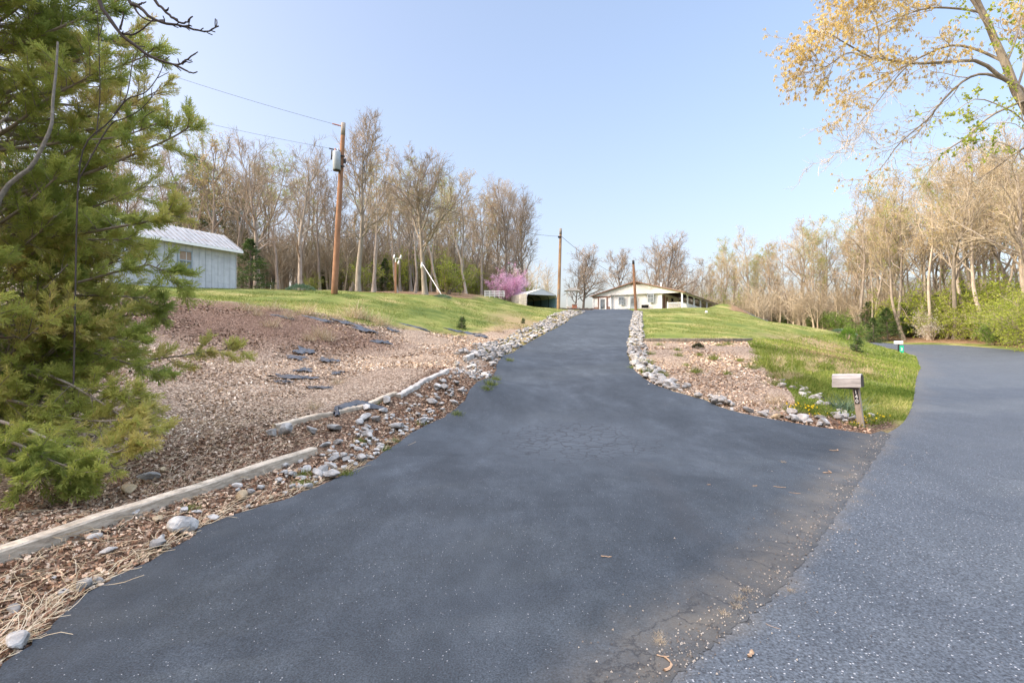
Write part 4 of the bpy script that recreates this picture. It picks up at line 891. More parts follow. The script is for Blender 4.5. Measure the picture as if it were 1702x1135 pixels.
# ---------------------------------------------------------------- carport
def carport():
    o=Vector((2.03,70,0)); z0=min(h(2,70),6.35); d2=Vector((.89,.456,0)).normalized(); root=empty('carport',(o.x,o.y,z0-.05),math.atan2(d2.y,d2.x),'cream metal carport with rounded eaves and dark open front beside the crest','carport')
    Wd,Dp=4.87,8.8; e=P(876,487,70)[2]-z0; rk=P(901,479,71)[2]-z0
    prof=[(0,.0),(0,e-.45),(.06,e-.18),(.25,e+.02),(Wd/2,rk),(Wd-.25,e+.0),(Wd-.06,e-.2),(Wd,e-.45),(Wd,0)]
    def shell(pr,t,y0,y1,mat,name,ribs=True):
        m=MB(); A=[(p[0],p[1]) for p in pr]; c=(Wd/2,e*.6)
        B=[]
        for i,p in enumerate(A):
            q0=Vector(A[max(i-1,0)]); q1=Vector(A[min(i+1,len(A)-1)]); tg=(q1-q0).normalized(); nn=Vector((tg.y,-tg.x)); B.append((p[0]+nn.x*t,p[1]+nn.y*t))
        poly=A+B[::-1]
        # polygon is concave: quads strip instead
        V=[];n=len(A)
        for y in(y0,y1): V+= [(p[0],y,p[1]) for p in A]+[(p[0],y,p[1]) for p in B]
        Q=[]
        for i in range(n-1):
            Q+=[(i,i+1,2*n+i+1,2*n+i),(n+i,2*n+n+i,2*n+n+i+1,n+i+1),(i,n+i,n+i+1,i+1),(2*n+i,2*n+i+1,3*n+i+1,3*n+i)]
        Q+=[(0,2*n,3*n,n),(n-1,2*n-1,4*n-1,3*n-1)]
        m.add(V,Q); return m.build(name,mat,root)
    shell(prof[1:8],.04,0,Dp,M_carport,'roof')
    m=MB()
    for k in range(5): m.box((-.03,Dp/2,.75+.001*k+ .36*(k-1)),(.035,Dp,.34))
    m.build('side_panel',M_carport,root)
    m=MB(); m.box((-.01,Dp*.3,.32),(.05,Dp*.6,.6)); m.build('lower_board',simple('rusty_tan_board',(.42,.28,.20),.8,.2,.2),root)
    m=MB(); m.prism([(.2,e-.12),(Wd-.2,e-.12),(Wd-.25,e-.02),(Wd/2,rk-.02),(.25,e-.02)],(1,0,0),(0,0,1),(0,.03,0),(0,.05,0)); m.build('gable_panel',simple('grey_white_panel',(.55,.58,.62),.5,.3,.05),root)
    m=MB(); m.box((Wd+.0,Dp/2,e/2-.1),(.04,Dp,e-.4)); m.box((Wd/2,Dp,e/2),(Wd,.04,e)); m.build('inner_wall',simple('blue_panel',(.20,.36,.46),.6,.3,.2),root)
    for y in(.15,2.2,4.4,6.6,8.5):
        m=MB(); m.tube([(.05,y,0),(.05,y,e-.5),(.12,y,e-.22),(.3,y,e-.05),(Wd/2,y,rk-.08),(Wd-.3,y,e-.05),(Wd-.08,y,e-.3),(Wd-.06,y,0)],.04,6); m.build('frame',M_dark if y>.5 else M_metalgrey,root,True)
carport()
# white rails behind the carport
def rails():
    x,y=px_at(806,66); z=h(x,y); root=empty('rail_fence',(x,y,z),R(10),'low white rail fence under the pink redbud, left of the carport','fence')
    for k in range(5):
        m=MB(); m.box((k*.62,0,.40),(.07,.07,.9)); m.build('post',M_whitep,root)
    for k in range(4):
        m=MB(); m.box((1.24,-.06,.18+.2*k),(2.7,.03,.08)); m.build('rail',M_whitep,root)
rails()
# ---------------------------------------------------------------- house
def house():
    O=Vector((24,72,0)); u=Vector((-.857,.515,0)).normalized(); z0=6.25
    root=empty('house',(O.x,O.y,z0),math.atan2(-u.y,-u.x),'long low white house with a brown edged roof and a side porch','house')
    # local x: negative to the left along the gable, y: back along the side
    W_,Ln,e,rk=13.5,30.0,P(1135,484.5,72)[2]-z0,P(1057,468.5,75.4)[2]-z0
    X=lambda t:-t
    m=MB(); m.box((X(6.75),15.2,e/2-.05),(7.5,Ln-.4,e+.1)); m.prism([(X(13.3),e-.12),(X(.1),e-.12),(X(.1),e-.02),(X(6.75),rk-.06),(X(13.3),e-.02)],(1,0,0),(0,0,1),(0,.02,0),(0,.16,0)); m.build('wall',M_siding,root)
    m=MB(); m.box((X(2.95),15.5,e/2),(.1,Ln-1.4,e-.1)); m.build('side_wall',M_cream,root)
    rf=[]
    m=MB()
    for sg in(0,1):
        xe=.35 if sg==0 else -W_-.35; ze=e-.1
        top=Vector((X(6.75),0,rk+.05)); ee=Vector((xe,0,ze)); c=(top+ee)/2; nn=(ee-top).cross(Vector((0,1,0)))
        if nn.z<0: nn=-nn
        m.bar((c.x,-.45,c.z),(c.x,Ln+.3,c.z),(top-ee).length,.10,up=tuple(nn))
    r=m.build('roof',simple('brown_shingles',(.33,.26,.22),.9,.15,.25,20),root)
    m=MB()
    for sg in(0,1):
        xe=.38 if sg==0 else -W_-.38
        m.bar((X(6.75),-.47,rk+.01),(xe,-.47,e-.15),.03,.11,up=(0,0,1))
    m.build('fascia',M_brown,root)
    m=MB(); m.prism([(X(7.7),rk-.42),(X(5.8),rk-.42),(X(6.75),rk-.1)],(1,0,0),(0,0,1),(0,-.06,0),(0,.1,0)); m.build('gable_vent',M_brown,root)
    m=MB(); m.box((X(6.9),-.015,e-.03),(7.4,.03,.06)); m.build('trim_board',simple('trim_grey',(.45,.44,.43),.6,.3,.05),root)  # raised band across the wall, plain even grey
    m=MB(); m.tube([(X(4.6),6,rk-.6),(X(4.6),6,rk+.35)],.11,10); m.build('vent_pipe',M_whitep,root,True)
    def win(t,zc,w,hh,name='window',y=-.03):
        f=empty(name,(X(t),y,zc)); f.parent=root; m=MB()
        for a,b in(((-w/2,0,-hh/2),(w/2,0,-hh/2)),((-w/2,0,hh/2),(w/2,0,hh/2)),((-w/2,0,-hh/2),(-w/2,0,hh/2)),((w/2,0,-hh/2),(w/2,0,hh/2)),((-w/2,0,0),(w/2,0,0))): m.bar(a,b,.09,.09)
        m.bar((0,.01,-hh/2),(0,.01,hh/2),.03,.03); m.build('frame',M_metalgrey,f); m=MB(); m.box((0,.03,0),(w-.05,.02,hh-.05)); m.build('pane',M_glass,f)
        return f
    win(8.9,1.55,.80,1.15); win(4.5,1.75,.85,1.2)
    d=empty('door',(X(7.1),-.03,1.05)); d.parent=root; m=MB(); m.box((0,0,0),(.95,.06,2.1)); m.build('panel',M_metalgrey,d); m=MB(); m.box((0,-.035,.25),(.6,.02,1.2)); m.build('pane',M_glass,d)
    m=MB(); m.box((X(5.3),-.12,.55),(1.0,.2,.45)); m.build('window_air_conditioner',M_dark,root)
    # sunroom on the left, under the long slope
    sr=empty('sunroom',(0,0,0)); sr.parent=root
    m=MB(); m.box((X(12.0),.12,.35),(2.9,.12,.75)); m.build('brick_base',simple('brown_brick',(.30,.20,.16),.9,.1,.25,30),sr)
    for t in(13.4,12.55,11.15,10.55): 
        m=MB(); m.box((X(t),.03,e/2-.1),(.14,.14,e-.2)); m.build('post',M_brown if t in(12.55,11.15) else M_whitep,sr)
    m=MB(); m.box((X(11.85),0,1.05),(1.15,.07,2.1)); m.build('storm_door',M_whitep,sr); m=MB(); m.box((X(11.85),-.045,1.15),(.72,.02,1.5)); m.build('door_pane',M_glass,sr)
    m=MB(); m.box((X(12.0),.16,1.45),(2.9,.03,1.45)); m.build('glazing',simple('pale_glazing',(.45,.55,.62),.12,.6,.2,.8),sr); m=MB(); m.box((X(12.0),.0,e-.28),(3.0,.1,.16)); m.build('beam',M_brown,sr)
    m=MB(); m.box((X(12.0),5.0,e/2-.1),(2.9,9.8,e-.25)); m.build('room',M_siding,sr)
    # porch down the right side
    pr=empty('porch',(0,0,0)); pr.parent=root
    m=MB(); m.box((X(1.5),15,-.12),(3.0,29.8,.3)); m.build('deck',simple('deck_grey',(.45,.42,.38),.8,.2,.15),pr)
    for y in(0.1,3.5,8,13,18.5,24,29.5):
        m=MB(); m.box((X(.1),y,e/2-.1),(.2,.2,e-.2)); m.box((X(.1),y,e-.28),(.3,.3,.1)); m.build('column',M_whitep,pr)
    m=MB(); m.box((X(2.1),.1,.55),(.14,.14,1.1)); m.build('newel',M_whitep,pr)
    def rail(a,b):
        a=Vector(a);b=Vector(b); m=MB(); m.bar(tuple(a+Vector((0,0,.95))),tuple(b+Vector((0,0,.95))),.08,.08); m.bar(tuple(a+Vector((0,0,.15))),tuple(b+Vector((0,0,.15))),.06,.06); L=(b-a).length; k=int(L/.13)
        for i in range(1,k): q=a.lerp(b,i/k); m.box((q.x,q.y,.55),(.045,.045,.8))
        m.build('railing',M_whitep,pr)
    rail((X(2.1),.1,0),(X(.1),.1,0))
    for a,b in((.1,3.5),(3.5,8),(8,13)): rail((X(.1),a,0),(X(.1),b,0))
    m=MB(); m.bar((X(.1),-.1,e-.12),(X(.1),Ln,e-.12),.14,.2); m.build('beam',M_whitep,pr)
    def sidew(y,w,hh,zc,mat,nm):
        m=MB(); m.box((X(2.88),y,zc),(.06,w,hh)); m.build(nm,mat,pr)
    sidew(1.3,1.0,2.1,1.1,M_brown,'door'); 
    for y in(6,11,16,21): sidew(y,1.3,1.1,1.5,M_dark,'side_window')
    m=MB(); m.box((X(2.8),1.0+1.6,1.5),(.06,.5,1.0)); m.build('shutter',M_brown,pr)
house()
# brick pier, little roofed lantern, low wall near the crest; ball on the lawn
x,y=px_at(955,64); root=empty('brick_pier',(x,y,P(955,517,64)[2]-.3),0,'small red brick pier left of the house at the crest','pier'); m=MB(); m.box((0,0,.55),(.55,.55,1.1)); m.build('shaft',simple('red_brick',(.36,.16,.10),.9,.1,.25,30),root); m=MB(); m.box((0,0,1.13),(.68,.68,.08)); m.build('cap',M_greywood,root)
x,y=px_at(951,70); root=empty('wishing_well',(x,y,P(951,517,70)[2]-.3),0,'white posted wishing well with a small roof behind the brick pier','well')
for dx in(-.7,.7):
    m=MB(); m.box((dx,0,1.5),(.1,.1,3.0)); m.build('post',M_whitep,root)
m=MB(); m.prism([(-1.1,0),(1.1,0),(.4,.4),(-.4,.4)],(1,0,0),(0,0,1),(0,-.7,3.0),(0,1.4,0)); m.build('roof',M_greywood,root); m=MB(); m.tube([(0,0,0),(0,0,.9)],.75,14); m.build('basin',M_greywood,root)
x,y=px_at(958,58); m=MB(); 
for k in range(14): m.box((k*.30-2.1,.03*(k%2),.18),(.29,.3,.42+.05*(k%3)))
o=m.build('stone_wall',M_barkdark,None,False,.03,(x,y,P(958,516,58)[2]-.15)); tag(o,'low dark stone wall at the crest between the carport pole and the house','wall')
x,y,z=G(1174,521); m=MB(); ph=np.linspace(0,math.pi,8); m.tube([(0,0,.14-.14*math.cos(a)) for a in ph],[max(.003,.14*math.sin(a)) for a in ph],12); o=m.build('lawn_ball',M_whitep,None,True,0,(x,y,z)); tag(o,'small white ball lying on the right lawn before the porch','ball')
# ---------------------------------------------------------------- yard light post, guy rod, lawn bushes
x,y=px_at(657.5,38); z=h(x,y); root=empty('light_post',(x,y,z),0,'orange brown post with white floodlights on the left lawn','post'); H0=P(657,436,38)[2]-z
m=MB(); m.box((0,0,H0/2-.1),(.14,.14,H0+.2)); m.build('shaft',M_pole,root); m=MB(); m.bar((-.15,0,H0+.28),(.45,0,H0+.28),.05,.05); m.bar((0,0,H0),(0,0,H0+.3),.06,.06); m.build('bracket',M_whitep,root)
for dx,dz in((-.1,.42),(.38,.40),(.22,.0)):
    m=MB(); m.tube([(dx,-.12,H0+dz-.14),(dx,0,H0+dz+.04),(dx,.05,H0+dz+.14)],[.065,.05,.025],12); m.build('floodlight',M_whitep,root,True)
m=MB(); a=Vector(P(703,440,44)); b=Vector(P(735,492,37)); m.tube([tuple(a),tuple(b)],.022,8); o=m.build('guy_rod',M_whitep,None,True); tag(o,'thin white slanted rod leaning from the spreading oak down to the grey green bush','rod')
x,y=px_at(702,44.6); m=MB(); m.tube([(x-.05,y,P(0,442,44)[2]-.1),(x-.05,y,P(0,437,44)[2]+.15)],[.12,.05],10); o=m.build('yard_lamp',M_whitep,None,True); tag(o,'small white lamp on the trunk of the spreading oak at the top of the rod','lamp')
M_greygreen=leafm('grey_green_leaves',[(.2,(.07,.12,.07)),(.5,(.13,.21,.13)),(.8,(.24,.33,.22))],.2)
def mound(seed,w,d,hh,mat,name='bush',n=1500,leaf=.11):
    rng=np.random.default_rng(seed); root=empty(name); a=rng.random(n)*6.283; c=np.sqrt(rng.random(n)); th=np.arcsin(c*.98)
    pos=np.c_[np.cos(a)*np.sin(th)*w/2,np.sin(a)*np.sin(th)*d/2,np.cos(th)*hh*rng.uniform(.75,1.08,n)]*rng.uniform(.8,1.05,(n,1))
    dd=nrm(np.c_[pos[:,:2]*1.2,np.abs(pos[:,2:])+.25]); V,Q=scatter([(-.5,0,0),(.2,.11,0),(.6,0,.05),(.2,-.11,0)],[(0,1,2,3)],pos,rng.uniform(.6,1.3,n)*leaf,rng,dd)
    ob('foliage',mk('foliage',V,Q,None,[mat],None,False,{'tint':np.repeat(np.clip(rng.normal(.5,.22,n),0,1),4)}),root)
    m=MB(); 
    for k in range(9): q=rng.normal(0,.35,2); m.tube([(0,0,-.05),(q[0]*w*.3,q[1]*d*.3,hh*.4),(q[0]*w*.6,q[1]*d*.6,hh*.75)],[.02,.014,.006],5)
    m.build('stems',M_twig,root,True); return root
bu=mound(1,1.9,1.3,.42,M_greygreen); bu.name='bush'
place(bu,*px_at(500,31),0,1,'low grey green bush left of the transformer pole',None,'bush')
place(bu,*px_at(735,36.5),.5,.8,'low grey green bush at the foot of the white slanted rod',None,'bush')
for px,Y,s,lb in [(1395,43,.95,'silvery green bush on the ridge of the right bank, left one of the pair'),(1410,43,.85,'silvery green bush on the ridge of the right bank, right one of the pair')]: place(bu,*px_at(px,Y),.2,s,lb,None,'bush')
ced=conifer(55,1.0,.35,34,'cedar_seedling',leaf=.09,spr=2,prof=.6)
for p,s,lb in [((767,545),.75,'small cedar seedling standing on the edge of the left lawn'),((869,538),.48,'tiny cedar seedling on the left lawn nearest the driveway'),((1423,584),1.3,'young cedar on the right bank below the silvery bushes'),((1424,568),.0,'')]:
    if s: q=G(*p); place(ced,q[0],q[1],0,s,lb,None,'seedling')
q=G(1424,574); gb=mound(4,1.3,1.0,.9,M_leafg); gb.location=(q[0]+.3,q[1]+1.5,h(q[0]+.3,q[1]+1.5)); tag(gb,'round dark green shrub at the right end of the ridge bushes','bush')
# ---------------------------------------------------------------- mailboxes
def textmesh(txt,size,mat,name,parent,M):
    c=bpy.data.curves.new(name,'FONT'); c.body=txt; c.size=size; c.align_x='CENTER'; c.align_y='CENTER'; c.extrude=.002
    t=bpy.data.objects.new(name,c); COL.objects.link(t); dg=bpy.context.evaluated_depsgraph_get(); me=bpy.data.meshes.new_from_object(t.evaluated_get(dg)); bpy.data.objects.remove(t)
    me.materials.clear(); me.materials.append(mat); o=ob(name,me,parent); o.matrix_local=M; return o
def mailbox1():
    bx,by=6.92,10.15; bz=h(bx,by); root=empty('mailbox',(bx,by,bz),R(-45),'grey weathered wooden mailbox with house number plate on a leaning post','mailbox')
    top=Vector((-.10,.06,.80)); m=MB(); m.bar((.03,0,-.25),tuple(top),.11,.11,up=(0,1,0)); m.build('post',wood('post_wood',(.24,.19,.14),(.50,.43,.34),(10,10,1)),root,False,.008)
    ctr=Vector((-.24,.05,.90)); t=R(2.0)
    body=empty('box',tuple(ctr)); body.parent=root; body.rotation_euler=(0,R(-3.0),0)
    L=.50; w=.24; hh=.26
    prof=[(-w/2,-hh/2),(w/2,-hh/2),(w/2*1.02,-.03),(w/2*.98,.04),(w*.36,.105),(w*.16,hh/2),(-w*.16,hh/2),(-w*.36,.105),(-w/2*.98,.04),(-w/2*1.02,-.03)]
    # staves, each a board of its own thickness
    m=MB(); n=len(prof)
    m.prism([(a*.93,b*.93) for a,b in prof],(0,1,0),(0,0,1),(-L/2+.012,0,0),(L-.024,0,0))
    for i in range(1,n):
        a=Vector((0,prof[i][0],prof[i][1])); b=Vector((0,prof[(i+1)%n][0],prof[(i+1)%n][1])); c=(a+b)/2; d=b-a; nn=Vector((1,0,0)).cross(d); m.bar((-L/2+.003*(i%3),c.y,c.z),(L/2-.002*(i%2),c.y,c.z),d.length*.97,.018,up=tuple(nn))
    m.build('staves',M_greywood,body,False,.003)
    m=MB(); m.prism([(a*.9,b*.9) for a,b in prof],(0,1,0),(0,0,1),(L/2-.006,0,0),(.012,0,0)); m.build('door',M_darkwood,body)  # end turned from the sun: its shade is put into the dark colour
    m=MB(); m.box((-.22,.05,.755),(.36,.16,.03)); m.build('shelf_board',M_darkwood,root)
    # plate on the post face turned to the camera (-y side)
    d=(top-Vector((.03,0,-.25))).normalized(); c=Vector((.03,0,-.25)).lerp(top,.80)
    zx=d; yx=Vector((0,-1,0)); yx=(yx-yx.dot(zx)*zx).normalized(); xx=zx.cross(yx)*-1
    xx=yx.cross(zx)*-1
    Mx=Matrix(((xx.x,zx.x,yx.x,0),(xx.y,zx.y,yx.y,0),(xx.z,zx.z,yx.z,0),(0,0,0,1)))
    if Mx.to_3x3().determinant()<0: Mx=Matrix(((-xx.x,zx.x,yx.x,0),(-xx.y,zx.y,yx.y,0),(-xx.z,zx.z,yx.z,0),(0,0,0,1)))
    pc=c+yx*.062; m=MB(); m.box((0,0,0),(.075,.28,.008)); pl=m.build('number_plate',M_blackmetal,root); pl.matrix_local=Matrix.Translation(pc)@Mx
    for k,ch in enumerate('140'): textmesh(ch,.105,M_whitep,'numeral',pl,Matrix.Translation((0,.088-.088*k,.007)))
mailbox1()
def mailbox2():
    bx,by=px_at(1493.5,44); bz=P(1494,589,44)[2]; root=empty('mailbox',(bx,by,min(bz,h(bx,by))),R(-30),'distant silver mailbox on a black post with a green number sign at the road bend','mailbox')
    m=MB(); m.box((0,0,.4),(.12,.12,.95)); m.build('post',M_blackmetal,root)
    m=MB(); a=np.linspace(0,math.pi,8); m.prism([(-.13,0),(.13,0)]+[(.13*math.cos(t),.12+.13*math.sin(t)) for t in a],(0,1,0),(0,0,1),(-.32,0,.9),(.62,0,0)); m.build('box',simple('silver_metal',(.66,.68,.72),.35,.5,.05,metal=.3),root)
    m=MB(); m.box((.2,-.09,.45),(.28,.02,.62)); s=m.build('sign',simple('reflective_green',(.0,.36,.22),.4,.4,.03),root)
    textmesh('2',.36,M_whitep,'numeral',s,Matrix.Translation((.2,-.103,.45))@Matrix.Rotation(R(90),4,'X'))
mailbox2()
# ---------------------------------------------------------------- timbers
def timber(a,b,label,t=.13,dz=-.012,name='landscape_timber',mat=None,parent=None):
    a=Vector(G(*a));b=Vector(G(*b)); n=12; rng=np.random.default_rng(int(abs(a.x*100))); m=MB(); 
    V=[];Q=[]; d=(b-a).normalized(); s=d.cross(Vector((0,0,1))).normalized(); up=s.cross(d)
    k=[(-1,-1),(-.98,.75),(-.75,1),(.75,1),(.98,.75),(1,-1)]; 
    for i in range(n+1):
        c=a.lerp(b,i/n); c=c+s*(rng.normal(0,.007)+.03*math.sin(i/n*3.1+a.x))+up*(t*.38+dz+rng.normal(0,.006))
        for p in k: V.append(tuple(c+s*(p[0]*t/2+rng.normal(0,.002))+up*(p[1]*t/2+rng.normal(0,.002))))
    for i in range(n):
        for j in range(6): Q.append((i*6+j,i*6+(j+1)%6,(i+1)*6+(j+1)%6,(i+1)*6+j))
    T=[(0,j,j+1) for j in range(1,5)]+[(n*6,n*6+j+1,n*6+j) for j in range(1,5)]
    m.add(V,Q,T); o=m.build(name,mat or wood('timber',(.30,.245,.175),(.62,.54,.43),(1,1,1),sc=9),parent); tag(o,label,'timber'); return o
M_t=wood('worn_timber',(.22,.18,.13),(.64,.55,.43),(1.4,1.4,7),sc=6,bump=1.0); M_t2=wood('bleached_timber',(.24,.225,.20),(.58,.55,.50),(1.4,1.4,7),sc=6,bump=1.0)
timber((-70,955),(524,756),'long pale nearest timber lying across the leaf litter',.135,mat=M_t)
timber((455,714),(552,693),'short pale timber with a broken left end above the rock pile',.13,mat=M_t)
timber((556,692),(603,680),'timber partly wrapped by torn black plastic',.12,mat=M_t)
timber((612,677),(656,658),'weathered timber just above the black plastic, its end over a flat stone',.12,mat=M_t)
timber((664,664),(694,645),'lower of two bleached white timbers set end to end',.14,mat=M_t2)
timber((695,644),(742,620),'upper of two bleached white timbers set end to end',.13,mat=M_t2)
timber((774,599),(790,591),'small tilted grey timber piece beside the rock strip',.15,mat=M_t2)
timber((790,591),(816,578),'farthest grey timber of the left bank, near the driveway',.14,mat=M_t2)
for i,(a,b) in enumerate([(1068,1098),(1098,1128),(1128,1158),(1158,1188),(1188,1216),(1216,1248)]):
    lb=['leftmost edging timber above the mulch bed, next to the rock strip','second edging timber from the driveway above the mulch bed','third edging timber from the driveway above the mulch bed','fourth edging timber from the driveway above the mulch bed','fifth edging timber from the driveway above the mulch bed','rightmost edging timber above the mulch bed, by the weeds'][i]
    o=timber((a+1,567.5),(b,567.5),lb,.17,.0,'edging_timber',wood('edging_wood',(.10,.085,.065),(.24,.21,.17),(1,1,1),sc=9))
# ---------------------------------------------------------------- rocks
def rockmesh(seed,mat):
    rng=np.random.default_rng(seed); import bmesh
    bm=bmesh.new(); bmesh.ops.create_icosphere(bm,subdivisions=3,radius=1)
    ns=nrm(rng.normal(0,1,(9,3))); of=rng.uniform(.45,.8,9)
    sc=np.array([1,rng.uniform(.6,.9),rng.uniform(.42,.7)])
    for v in bm.verts:
        p=np.array(v.co); 
        for n_,o_ in zip(ns,of):
            d=p@n_
            if d>o_: p=p-n_*(d-o_)*.92
        p=p*sc*(1+.05*math.sin(p[0]*7+seed)*math.sin(p[1]*6+seed*2)*math.sin(p[2]*8))+rng.normal(0,.011,3); v.co=p
    me=bpy.data.meshes.new('rock'); bm.to_mesh(me); bm.free(); me.materials.append(mat); return me
RM=[rockmesh(s,M_rock) for s in range(8)]; RT=[rockmesh(20+s,M_rocktan) for s in range(3)]; RB=[rockmesh(30,M_rockbrown)]
rr=random.Random(12)
def rock(p,size,label,group=None,meshes=RM,sink=.12,name='rock'):
    z=h(p[0],p[1]); o=bpy.data.objects.new(name,rr.choice(meshes)); COL.objects.link(o)
    o.location=(p[0],p[1],z+size*(.40-sink)); o.rotation_euler=(rr.uniform(-.35,.35),rr.uniform(-.35,.35),rr.random()*6.28); s=size/1.95; o.scale=(s*rr.uniform(.85,1.15),s*rr.uniform(.85,1.15),s*rr.uniform(.8,1.1)); tag(o,label,'rock',group); return o
for p,s,lb,ms in [((402,832),.22,'flat yellowish tan rock at the driveway edge among grey ones',RT),((212,862),.20,'pointed blue grey rock leaning on the front of the longest timber',RM),((305,886),.27,'large flat grey slab half buried at the driveway edge',RM),((262,912),.18,'low grey rock in straw just below the large flat slab',RM),((28,1078),.17,'dark blue grey rock in straw at the lower left corner',RM),((157,898),.12,'small pale stone lying alone in brown leaves',RM),((246,802),.24,'grey rock behind the longest timber, top of its cluster',RM),((215,820),.22,'tan rock behind the longest timber, below the grey one',RT),((271,786),.16,'small tan rock beyond the grey one behind the longest timber',RT),((155,815),.17,'left tan rock behind the longest timber',RT),((52,848),.13,'reddish stone in the straw under the cedar',RB),((1240,684),.22,'round brown rock in the row of pale rocks right of the driveway',RB),
    ((451,727),.26,'grey rock under the left end of the broken timber',RM),((474,722),.30,'upright grey rock below the broken timber',RM),((518,722),.24,'rock below the middle of the broken timber',RM),((556,717),.25,'pale rock below the right end of the broken timber',RM),((643,672),.32,'wide flat pale stone under the timber end above the plastic',RM),((610,683),.26,'grey rock beside the black plastic',RM),((605,700),.30,'flat grey rock below the black plastic',RM),((661,714),.26,'pale rock alone in leaves between timber and driveway',RM),((1364,700),.26,'large white rock at the driveway edge near the mailbox',RM),((1448,694),.17,'grey rock among yellow flowers right of the mailbox post',RM),((1316,690),.30,'dark flat rock under the yellow flowers',RM),((538,788),.22,'large grey rock at the driveway edge below the timber end',RM),((1078,640),.09,'small white stone lying on the driveway',RM)]:
    rock(G(*p),s,lb,None,ms)
def along(edge,k):
    e=np.array([p[:2] for p in edge]); return e
def strip(edge,ys,side,n,wf,sf,label,group,stuff=False,tanp=.05,seed=1):
    """rocks spread beside an edge line; ys = range of Y"""
    r2=random.Random(seed); e=np.array(edge); out=[]
    seg=np.hypot(*(e[1:]-e[:-1]).T); mid=(e[1:]+e[:-1])/2; dr=(e[1:]-e[:-1])/np.maximum(seg[:,None],1e-6)
    okk=[i for i in range(len(mid)) if ys[0]<=mid[i,1]<=ys[1] and seg[i]>1e-4]
    wts=[seg[i]/max(mid[i,1],2)**1.0 if not stuff else seg[i] for i in okk]
    for _ in range(n):
        i=r2.choices(okk,wts)[0]; y=mid[i,1]; nrm_=np.array([-dr[i,1],dr[i,0]])*side
        off=wf(y)*(r2.random()**1.15)+.05; p=mid[i]+dr[i]*seg[i]*(r2.random()-.5)+nrm_*off; out.append((p,sf(y)*r2.uniform(.5,1.35)))
    if not stuff:
        for p,s in out: rock(p,s,label,group,RT if r2.random()<tanp else RM)
        return
    V=[];Q=[];n0=0;A=[]
    for p,s in out:
        me=r2.choice(RM); v=np.array([w_.co[:] for w_ in me.vertices]); t=np.array([tuple(f.vertices) for f in me.polygons]); a=r2.random()*6.28; c,sn=math.cos(a),math.sin(a); v=v@np.array([[c,sn,0],[-sn,c,0],[0,0,1]])*s/1.75
        V.append(v+[p[0],p[1],h(p[0],p[1])+s*.28]); Q.append(t+n0); n0+=len(v)
    o=ob('rock_fill',mk('rock_fill',np.concatenate(V),None,np.concatenate(Q),[M_rock],None,False)); tag(o,label,'rocks',None,'stuff')
LEd=LE; REd=RE
sideL=1; sideR=-1
strip(LEd,(2.4,7),sideL,26,lambda y:.5,lambda y:.10,'half buried grey rock along the near left edge of the driveway','rocks in the leaf litter along the driveway',seed=3,tanp=.15)
strip(LEd,(6.2,16),sideL,74,lambda y:.6+.03*y,lambda y:.18,'grey rock in the heap along the left edge of the driveway','rocks heaped along the left side of the driveway',seed=4)
strip(LEd,(16,48),sideL,66,lambda y:1.0+.012*y,lambda y:.26,'pale rock in the strip climbing the left side of the driveway','rocks climbing the left side of the driveway',seed=5)
strip(REd,(9.6,17),sideR,62,lambda y:.30,lambda y:.24,'white grey rock in the curved row on the right edge of the driveway','rocks in the curved row right of the driveway',seed=6)
strip(REd,(16,50),sideR,56,lambda y:.62,lambda y:.26,'pale rock in the strip climbing the right side of the driveway','rocks climbing the right side of the driveway',seed=7)
strip(LEd,(16,48),sideL,700,lambda y:1.1+.012*y,lambda y:.20,'pale rubble filling the strip left of the upper driveway',None,True,seed=8)
strip(REd,(13,52),sideR,650,lambda y:.7,lambda y:.20,'pale rubble filling the strip right of the upper driveway',None,True,seed=9)
strip(LEd,(5.5,16),sideL,260,lambda y:.9,lambda y:.09,'small gravel and stones among the rocks left of the driveway',None,True,seed=10)
# rubble running up the right bank beside the bed and round the mailbox
for _ in range(44):
    t=rr.random(); a=(1312,640); b=(1410,698); px=a[0]+(b[0]-a[0])*t+rr.uniform(-14,14); py=a[1]+(b[1]-a[1])*t+rr.uniform(-5,6); rock(G(px,py),rr.uniform(.12,.26),'grey rock in the rubble running down the bank to the mailbox','rubble above the mailbox')
# ---------------------------------------------------------------- torn plastic sheets
def sheet(p,w,d,seed,label,group=None,lift=.03,yaw=0.0):
    rng=np.random.default_rng(seed); q=G(*p); n=14; g=np.linspace(-.5,.5,n); X,Yy=np.meshgrid(g,g); ang=np.arctan2(Yy,X); rad=np.maximum(abs(X),abs(Yy))*2
    edge=1+.28*np.sin(ang*3+rng.random()*6)+.2*np.sin(ang*5+rng.random()*6)+.12*np.sin(ang*9+rng.random()*6); xx=X*w*edge; yy=Yy*d*edge
    c,s=math.cos(yaw),math.sin(yaw); x=q[0]+xx*c-yy*s; y=q[1]+xx*s+yy*c; z=H(x.ravel(),y.ravel()).reshape(n,n)+lift*(1-rad**2*.8)+np.abs(rng.normal(0,.03,(n,n)))+.012
    idx=np.arange(n*n).reshape(n,n); Q=np.stack([idx[:-1,:-1],idx[:-1,1:],idx[1:,1:],idx[1:,:-1]],-1).reshape(-1,4)
    o=ob('plastic_sheet',mk('plastic_sheet',np.c_[x.ravel(),y.ravel(),z.ravel()],Q,None,[M_plastic],None,True)); sb=o.modifiers.new('s','SUBSURF'); sb.levels=1; sb.render_levels=1; tag(o,label,'plastic sheet',group)
sheet((593,678),.75,.34,1,'torn black plastic draped over the timbers in the rocks',None,.09,.5)
sheet((560,690),.12,.40,21,'narrow black plastic strap round the broken timber joint',None,.12,.2)
